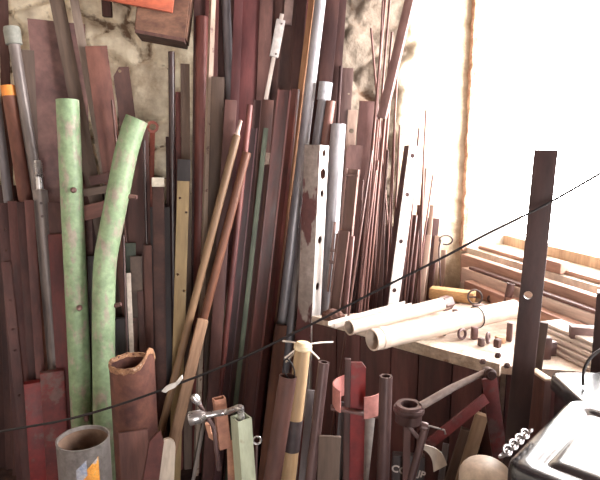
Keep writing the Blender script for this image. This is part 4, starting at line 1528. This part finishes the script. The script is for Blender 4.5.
def lid_bm(X, Y, r, z):
    """lid with a rolled edge, a raised border and a shallow raised centre panel"""
    def lp(ins, zz): return [(x, y, z + zz) for x, y in rrect(ins, X - ins, ins, Y - ins, max(.012, r - ins))]
    return loft([lp(.004, -.05), lp(0, -.045), lp(0, -.012), lp(.003, -.004), lp(.010, 0), lp(.040, -.001), lp(.045, -.004), lp(.050, -.0065), lp(.056, -.0065), lp(.060, -.004), lp(.065, -.001), lp(.075, 0)])


binm = Matrix((ex, ey, (0, 0, 1))).transposed().to_4x4()
binm.translation = (p0.x, p0.y, 0)
# handedness: ex x ey points down, so flip y for a proper rotation
if binm.determinant() < 0:
    binm = Matrix((ex, -ey, (0, 0, 1))).transposed().to_4x4(); binm.translation = (p0.x, p0.y, 0)
    sgn = -1
else:
    sgn = 1
bin_ = bpy.data.objects.new('wheelie_bin', None); COL.objects.link(bin_)
bin_.matrix_world = binm
tag(bin_, 'black plastic bin with a shiny recessed lid, close to the viewer', 'bin')
sh = Matrix.Translation((0, -W2 if sgn < 0 else 0, 0))
part(bin_, 'lid', xf(lid_bm(dl, W2, .035, BZ), sh), black_plastic, angle=50)


def taper(z, ins, r=.03): return [(x, y, z) for x, y in rrect(ins, dl - ins, ins, W2 - ins, r)]


part(bin_, 'body', xf(loft([taper(.02, .075), taper(.05, .07), taper(.97, .018), taper(.97, .006), taper(BZ - .051, .006)]), sh), black_plastic, angle=50)
reg(bin_)
# second black tote behind
q0 = atz(546, 371, 1.0)
q1 = atz(603, 420, 1.0)
o = bpy.data.objects.new('storage_tote', None); COL.objects.link(o)
o.location = (.655, 1.185, 0)
tag(o, 'second black lidded tote standing behind the bin under the window light', 'tote')
TX, TY = .45, .215


def tl(ins, z, r=.03): return [(x, y, z) for x, y in rrect(ins, TX - ins, ins, TY - ins, max(.008, r - ins))]


part(o, 'body', loft([tl(.03, .004), tl(.012, .94), tl(.012, .962)]), black_plastic, angle=50)
part(o, 'lid', loft([tl(.0, .963), tl(0, .99), tl(.004, .998), tl(.012, 1.0), tl(.02, 1.0)]), black_plastic, angle=50)
reg(o)
pts = [Vector((.80 + .10 * math.cos(R(a)), 1.30 + .045 * math.sin(R(a)), 1.0 + .006 + .085 * math.sin(R(max(0, min(180, a)))))) for a in range(0, 181, 15)]
wobj('black_cable', sweep_bm(smooth_path(pts, 3), .004, 8), rubber_black, (.8, 1.3, 1.0), 'black cable arching over the second black tote', 'cable')

# diagonal cord across everything, with a rag tied on
cpx = [(-14, 434, 1.32), (60, 421, 1.32), (115, 406, 1.32), (175, 385, 1.325), (240, 359, 1.33), (310, 325, 1.335), (380, 289, 1.34), (440, 259, 1.345), (485, 235, 1.35), (545, 205, 1.36), (615, 165, 1.37)]
cp = [at(*p) for p in cpx]
cp = [cp[0] + (cp[0] - cp[1]).normalized() * 1.25] + cp + [cp[-1] + (cp[-1] - cp[-2]).normalized() * .34]
wobj('stretched_line', sweep_bm(smooth_path(cp, 6), .0032, 8), rubber_black, cp[0], 'thin black cord stretched slantwise across the whole stack', 'cord', register=False)
P = at(175, 384, 1.325)
bm = bmesh.new()
rag = [(-.033, -.016), (-.022, -.004), (-.008, .004), (.002, .006), (.012, .018), (.02, .026), (.022, .018), (.012, .004), (.002, -.006), (-.012, -.012), (-.022, -.02)]
prism_bm(rag, .004, bm)
bmesh.ops.triangulate(bm, faces=bm.faces)
bmesh.ops.subdivide_edges(bm, edges=bm.edges, cuts=1)
for v in bm.verts:
    v.co.y += .006 * noise.noise(v.co * 70) - .006
wobj('white_rag', xf(bm, Matrix.Translation(P)), rag_white, P, 'scrap of white rag knotted on the black cord', 'rag', register=False)

# handle with a tape band and a crown of wires
o, I = Ro('taped_pole', 'pale wooden pole with a grey tape band and wires splayed from its top', 'pole', wood_pale, (303, 346), (289, 470), 16, Y=(1.55, 1.46))
W_, L_ = I['W'], I['L']
part(o, 'cap_knob', lathe_bm([(W_ * .5, L_ - .012), (W_ * .58, L_ - .008), (W_ * .58, L_ + .002), (W_ * .4, L_ + .011), (0, L_ + .014)], 20), M('cap_knob', (.78, .66, .45), (.68, .55, .36), vary=0), label='cream domed end')
part(o, 'tape_band', tube_bm(W_ / 2 + .0012, zat(I, 419), .003, z0=zat(I, 450)), tape_grey, label='dark grey tape')
inv = I['mw'].inverted()
wire_m = M('wire_pale', (.75, .68, .62), (.6, .52, .46), rough=.4, vary=0)
for x, y, dy in ((283, 341, .0), (333, 342, -.01), (319, 359, -.05), (285, 358, -.05), (286, 362, .05)):
    q = inv @ at(x, y, 1.55 + dy)
    s = Vector((0, 0, L_ + .003)) + (q - Vector((0, 0, L_))).normalized() * W_ * .3
    part(o, 'wire', sweep_bm([s, s.lerp(q, .5) + Vector((0, 0, .002)), q], .0026, 8), wire_m, label='pale splayed wire')
for k in range(4):
    z = zat(I, 466 + 3 * k)
    part(o, 'tooth', xf(lathe_bm([(.003, 0), (.002, .005), (0, .007)], 8), Matrix.Translation((-W_ / 2, 0, z)) @ Matrix.Rotation(R(-90), 4, 'Y')), rust_mauve)
o, I = Tu('brown_tube', 'wide brown tube with a black wire hoop in its mouth, behind the taped pole', 'tube', rust_brown, (288, 376), (272, 480), 18, Y=(1.72, 1.62))
r_ = I['W'] / 2
bm = sweep_bm([(r_ * .72 * math.cos(2 * math.pi * k / 24), r_ * .3 * math.sin(2 * math.pi * k / 24), I['L'] + .018 + .030 * math.cos(2 * math.pi * k / 24 + 2.2)) for k in range(24)], .002, 6, closed=True)
part(o, 'wire_hoop', bm, rubber_black, label='black wire hoop')
dark_pipe_m = M('dark_pipe', (.17, .13, .125), (.105, .075, .072), stretch=.3, rough=.4, metal=.3, vary=.05)
Tu('dark_pipe', 'dark steel pipe with a bright rim right beside the taped pole', 'pipe', dark_pipe_m, (324, 362), (311, 475), 11, Y=(1.5, 1.42), wall=.005)
Tu('dark_pipe', 'dark steel pipe with a bright rim between the red bracket and the ring socket', 'pipe', dark_pipe_m, (386, 376), (383, 475), 13, Y=(1.5, 1.45), wall=.005)

# red bracket: flat post with a split round clamp and a cross strip
YB = 1.60
Pc = at(358, 386, YB)
rb = root('red_bracket', 'red bracket with a curved clamp round a flat red post', 'bracket', (Pc.x, YB, 0))
k_ = mpx(1, Pc)
lx = lambda px, py=386: at(px, py, YB).x - Pc.x
lz = lambda px, py: at(px, py, YB).z
z1 = lz(358, 362)
hw = 7.4 * k_
bm = prism_bm([(-hw, .004), (hw, .004), (hw, z1 - .018), (hw - .012, z1), (-hw, z1)], .008)
part(rb, 'post', bm, red_paint)
part(rb, 'backing_bar', add_box(bmesh.new(), -13.5 * k_, -7.6 * k_, -.006, .010, .004, lz(348, 359), bev=.001), rust_dark, label='dark bar bolted beside the post')
rr = 25.5 * k_
zc = lz(358, 388)


def arc_band(a0, a1, r, t, z0, z1_, n=18):
    bm = bmesh.new()
    rows = []
    for k in range(n + 1):
        a = R(a0 + (a1 - a0) * k / n)
        c, s = math.cos(a), math.sin(a)
        rows.append([bm.verts.new((r * c, r * s, z0)), bm.verts.new((r * c, r * s, z1_)), bm.verts.new(((r - t) * c, (r - t) * s, z1_)), bm.verts.new(((r - t) * c, (r - t) * s, z0))])
    for a, b in zip(rows, rows[1:]):
        for i in range(4):
            bm.faces.new((a[i], a[(i + 1) % 4], b[(i + 1) % 4], b[i]))
    bm.faces.new(rows[0]); bm.faces.new(rows[-1][::-1])
    return bm


part(rb, 'clamp_jaw', arc_band(112, 222, rr, .004, zc - .055, zc + .012), red_faded, label='faded curved jaw')
part(rb, 'clamp_jaw', arc_band(-82, 18, rr, .004, zc - .062, zc + .006), red_faded, label='faded curved jaw')
bm = add_box(bmesh.new(), -.085, .085, -.012, .012, -.004, .004, bev=.001)
xf(bm, Matrix.Translation((0, -.018, zc - .070)) @ Matrix.Rotation(R(11), 4, 'Y'))
part(rb, 'cross_strip', bm, rust_mauve, label='brown cross strip')
reg(rb)
Bd('grey_batten', 'pale grey batten standing behind the red bracket, right of its post', 'batten', M('grey_batten', (.4, .37, .35), (.3, .26, .25), vary=0), (371, 404), (363, 480), 11, th=.01, Y=(1.72, 1.68))
Bd('grey_batten', 'slim grey batten between the taped pole and the dark pipe', 'batten', galv_dull, (311, 390), (302, 480), 7, th=.01, Y=(1.74, 1.70))
Bd('dark_lath', 'dark batten standing behind the red bracket, left of its post', 'batten', slate_board, (344, 402), (338, 480), 9, th=.01, Y=(1.74, 1.70))
Bd('brown_batten', 'low brown batten behind the dark pipe that stands by the taped pole', 'batten', wood_grey, (330, 436), (328, 480), 22, th=.01, Y=(1.84, 1.82))

# hinged red frame with a ring socket
YF = 1.56
S_ = at(409, 404, YF)
k_ = mpx(1, S_)
fr = root('hinged_frame', 'hinged red and steel frame ending in a ring socket beside the bench', 'frame', (S_.x, S_.y, 0))
off = lambda px, py, y=YF: at(px, py, y) - Vector((S_.x, S_.y, 0))
bm = lathe_bm([(13.2 * k_, S_.z - .055), (13.2 * k_, S_.z - .004), (12.6 * k_, S_.z), (8.6 * k_, S_.z), (8.2 * k_, S_.z - .004), (8.2 * k_, S_.z - .055), (13.2 * k_, S_.z - .055)], 32)
part(fr, 'ring_socket', bm, dark_pipe_m, label='thick steel ring')
bm = lathe_bm([(14.6 * k_, S_.z - .026), (15.4 * k_, S_.z - .022), (15.4 * k_, S_.z - .012), (14.6 * k_, S_.z - .008), (13.22 * k_, S_.z - .008), (13.22 * k_, S_.z - .026), (14.6 * k_, S_.z - .026)], 32)
part(fr, 'socket_flange', bm, dark_pipe_m)
hinge = off(487, 371, 1.62)
part(fr, 'arm', sweep_bm([off(421, 406, YF), off(452, 388, 1.59), hinge], [.0125, .0115, .0085], 14), M('arm_steel', (.4, .34, .32), (.28, .22, .21), rough=.4, metal=.2, vary=0), label='pale steel arm')
part(fr, 'hinge_pin', xf(lathe_bm([(0, -.022), (.016, -.022), (.018, -.018), (.018, .018), (.012, .022), (.012, .03), (0, .03)], 20), Matrix.Translation(hinge + Vector((.005, -.004, -.006))) @ Matrix.Rotation(R(78), 4, 'X')), dark_pipe_m)


def flat_bar(P, Q, w, t, outward=(0, -1, 0)):
    m = axis_mtx(P, Q, outward)
    return xf(add_box(bmesh.new(), -w / 2, w / 2, -t / 2, t / 2, 0, (Q - P).length, bev=.001), m)


q1 = off(489, 378, 1.64); q2 = off(503, 480, 1.63)
q3 = q1 + (q2 - q1) * ((.004 - q1.z) / (q2.z - q1.z))
part(fr, 'leg', flat_bar(q1, q3, .046, .010), M('red_leg', (.2, .05, .05), (.12, .035, .038), c=(.09, .05, .05), cth=.55, vary=0))
part(fr, 'brace', flat_bar(off(424, 448, 1.56), off(486, 398, 1.62), .034, .008), M('red_brace', (.24, .05, .05), (.15, .04, .04), c=(.12, .06, .055), cth=.6, vary=0))
part(fr, 'strut', flat_bar(off(401, 418, 1.55), off(428, 449, 1.54), .012, .006), dark_pipe_m)
st_ = off(405, 416, 1.56)
part(fr, 'stand', flat_bar(Vector((st_.x + .012, .03, S_.z - .05)), Vector((st_.x + .028, .04, .004)), .022, .010), rust_dark)
# lugs and bolts at the hinge
for x, y, yy in ((497, 356, 1.66), (506, 366, 1.66), (482, 362, 1.65)):
    part(fr, 'bolt', xf(lathe_bm([(0, 0), (.009, 0), (.009, .014), (.005, .016), (.005, .024), (0, .024)], 6), Matrix.Translation(off(x, y, yy)) @ Matrix.Rotation(R(60), 4, 'X')), steel_grey)
reg(fr)

# T-handled rod
o, I = Ro('clamp_rod', 'clamp rod with a small cross handle below the ring socket', 'rod', dark_pipe_m, (426, 425), (411, 480), 8, Y=(1.46, 1.41))
part(o, 'cross_handle', sweep_bm([(-.012, 0, I['L'] - .006), (.012, -.004, I['L'] + .002), (.048, -.01, I['L'] + .004), (.053, -.01, I['L'] - .006)], .0028, 8), chrome, label='thin bent cross handle')
part(o, 'knuckle', xf(lathe_bm([(0, -.011), (.012, -.009), (.013, 0), (.012, .009), (0, .011)], 16), Matrix.Translation((-.004, 0, I['L'] - .006)) @ Matrix.Rotation(R(90), 4, 'Y')), dark_pipe_m)
# planks and bits low on the right
Bd('old_plank', 'old brown plank standing just behind the clamp rod, the shorter of two', 'plank', wood_grey, (468, 430), (452, 480), 13, th=.03, Y=(1.80, 1.78))
Bd('old_plank', 'old brown plank with a lighter top edge beside the red frame leg', 'plank', wood_tan, (482, 414), (462, 480), 12, th=.03, Y=(1.76, 1.74))
Ch('grey_gutter', 'slim bright grey tube section behind the white curved strip', 'tube', galv_dull, (446, 444), (441, 480), 6, th=.012, Y=(1.75, 1.74))
bm = bmesh.new()
a_, b_ = at(421, 447, 1.5), at(441, 470, 1.5)
rows = []
for k in range(13):
    t = k / 12
    p = a_.lerp(b_, t) + Vector((.012 * math.sin(math.pi * t), 0, .012 * math.sin(math.pi * t)))
    w_ = .010 + .014 * t
    n = Vector((-.75, 0, -.6)) * w_
    rows.append([bm.verts.new(p - n + Vector((0, .002, 0))), bm.verts.new(p + n + Vector((0, .012, 0))), bm.verts.new(p + n + Vector((0, .016, 0))), bm.verts.new(p - n + Vector((0, .006, 0)))])
for a, b in zip(rows, rows[1:]):
    for i in range(4):
        bm.faces.new((a[i], a[(i + 1) % 4], b[(i + 1) % 4], b[i]))
bm.faces.new(rows[0]); bm.faces.new(rows[-1][::-1])
wobj('curved_strip', bm, white_dusty, b_, 'curved whitish strip hooked under the red brace', 'strip', register=False)
# dark case with pale letters
P = at(411, 456, 1.62)
case = root('dark_case', 'dark case with pale letters CO and JP behind the clamp rod', 'case', (P.x, P.y, 0))
case.rotation_euler = (0, 0, R(-8))
hz = at(412, 450, 1.66).z
part(case, 'body', add_box(bmesh.new(), -.058, .044, 0.0, .03, .004, hz, bev=.004), sign_dark)


def letters(txt, size, mat, loc, tilt, parent, name):
    cu = bpy.data.curves.new(name, 'FONT')
    cu.body = txt; cu.size = size; cu.extrude = .0006
    cu.align_x = 'CENTER'; cu.offset = .0008
    t = bpy.data.objects.new('t', cu); COL.objects.link(t)
    dg = bpy.context.evaluated_depsgraph_get(); dg.update()
    me = bpy.data.meshes.new_from_object(t.evaluated_get(dg))
    bpy.data.objects.remove(t)
    me.materials.clear(); me.materials.append(mat)
    return link(name, me, parent, Matrix.Translation(loc) @ Matrix.Rotation(R(tilt), 4, 'Y') @ Matrix.Rotation(R(90), 4, 'X'))


letters('CO', .034, sign_ink, (-.036, -.0012, hz - .058), 12, case, 'lettering')
letters('JP', .030, sign_ink, (.033, -.0012, hz - .066), 12, case, 'lettering')
# pale rounded cover at the bottom
P = at(486, 478, 1.28)
bm = bmesh.new()
bmesh.ops.create_uvsphere(bm, u_segments=32, v_segments=16, radius=1)
bmesh.ops.delete(bm, geom=[v for v in bm.verts if v.co.z < -.05], context='VERTS')
for v in bm.verts:
    v.co = Vector((v.co.x * .065, v.co.y * .075, v.co.z * .045))
r0 = bmesh.ops.extrude_face_region(bm, geom=[e for e in bm.edges if e.is_boundary])
for v in [g for g in r0['geom'] if isinstance(g, bmesh.types.BMVert)]:
    v.co.z = -(P.z - .004)
xf(bm, Matrix.Translation((P.x, P.y, P.z)))
wobj('pale_canister', bm, M('pale_cover', (.62, .53, .44), (.52, .43, .35), rough=.5, vary=0), (P.x, P.y, 0), 'pale round-topped canister beside the front corner of the black bin', 'canister')
# a few links of chain by the bin corner
chain_steel = M('chain_steel', (.24, .22, .22), (.14, .12, .12), rough=.4, metal=.6, keep=True, vary=0)
ch = root('chain', 'short shiny chain lying along the rim of the black bin lid', 'chain', p0 + Vector((0, 0, .008)))
for k in range(9):
    q = p0 + ex * (.012 + .0128 * k) + Vector((-ey.x, -ey.y, 0)) * (.002 if ey.x > 0 else -.002) + Vector((0, 0, .0105 + .002 * (k % 2)))
    ml = Matrix.Translation(q - Vector(ch.location)) @ Matrix.Rotation(math.atan2(ex.y, ex.x), 4, 'Z') @ Matrix.Rotation(R(-35 + 80 * (k % 2)), 4, 'X')
    bm = sweep_bm([(.0125 * math.cos(2 * math.pi * i / 16), .008 * math.sin(2 * math.pi * i / 16), 0) for i in range(16)], .0024, 6, closed=True)
    part(ch, 'link', bm, chain_steel, ml)

# ------------------------------------------------ green tube with the lug wrench
o, I = bar('green_square_tube', 'pale green open square tube holding the bent lug wrench', 'tube', 'sqtube', pale_green_steel, (241, 417), (245, 475), 15.5, th=.042, yaw=28, Y=(1.42, 1.40), wall=.0035)
top = I['mw'] @ Vector((0, 0, I['L']))
pts = [at(202, 416, 1.40), at(214, 414, 1.405), at(228, 411.5, 1.41)]
inn = [top + Vector((-.004, 0, .026)), top + Vector((0, 0, .012)), I['mw'] @ Vector((0, 0, I['L'] - .05)), I['mw'] @ Vector((0, 0, I['L'] - .16))]
lw = wobj('lug_wrench', sweep_bm(smooth_path(pts + inn, 6), .0085, 14), chrome, top, 'steel lug wrench with a socket end, bent down into the green square tube', 'wrench', register=False)
sm = axis_mtx(at(205, 415.6, 1.40), at(190, 418.6, 1.395))
wpart(lw, 'socket', xf(lathe_bm([(.0086, -.004), (.013, .004), (.018, .012), (.0185, .04), (.017, .043), (.012, .043), (.011, .02), (0, .02)], 18), sm), chrome)
lw2 = wobj('thin_wrench', sweep_bm([at(197, 401, 1.44), at(207, 416, 1.44), at(214, 428, 1.44), at(219, 470, 1.44)], .006, 12), steel_grey, at(219, 470, 1.44), 'second thinner wrench, its small knob showing behind the lug wrench', 'wrench', register=False)
wpart(lw2, 'knob', xf(lathe_bm([(0, -.012), (.010, -.008), (.0125, .004), (.010, .012), (.006, .022), (0, .024)], 16), axis_mtx(at(195, 398, 1.44), at(200, 405, 1.44))), chrome)
o, I = bar('rusty_square_tube', 'short rusty square tube with a forked plate, behind the lug wrench', 'tube', 'sqtube', M('orange_rust', (.42, .2, .13), (.28, .13, .09), scale=12, vary=0), (219, 398), (226, 460), 12, th=.024, yaw=15, Y=(1.52, 1.50), wall=.003, end=447)
inv = I['mw'].inverted()
pl = [(205, 424), (210, 425), (211, 434), (227, 445), (245, 433), (249, 438), (249, 480), (229, 480), (227, 449), (209, 438)]
P3 = []
for x, y in pl:
    p = at(x, y, 1.488)
    if y == 480:
        p.z = .004
    P3.append(inv @ p)
bm = bmesh.new()
fa = [bm.verts.new(p) for p in P3]; fb = [bm.verts.new(p + (inv.to_3x3() @ Vector((0, .012, 0)))) for p in P3]
n = len(P3)
for i in range(n):
    bm.faces.new((fa[i], fa[(i + 1) % n], fb[(i + 1) % n], fb[i]))
bm.faces.new(fa[::-1]); bm.faces.new(fb)
part(o, 'forked_plate', bm, M('fork_rust', (.5, .25, .15), (.2, .1, .075), scale=10, vary=0), label='forked rusty plate')
o, I = Ro('eye_rod', 'thin rod with a small pale eye beside the green square tube', 'rod', steel_grey, (257, 444), (256, 480), 2.4, Y=(1.5, 1.48))
part(o, 'eye', xf(sweep_bm([(.011 * math.cos(2 * math.pi * k / 20), 0, .011 * math.sin(2 * math.pi * k / 20)) for k in range(20)], .003, 8, closed=True), Matrix.Translation((0, 0, I['L'] + .011))), chrome, label='pale ring eye')
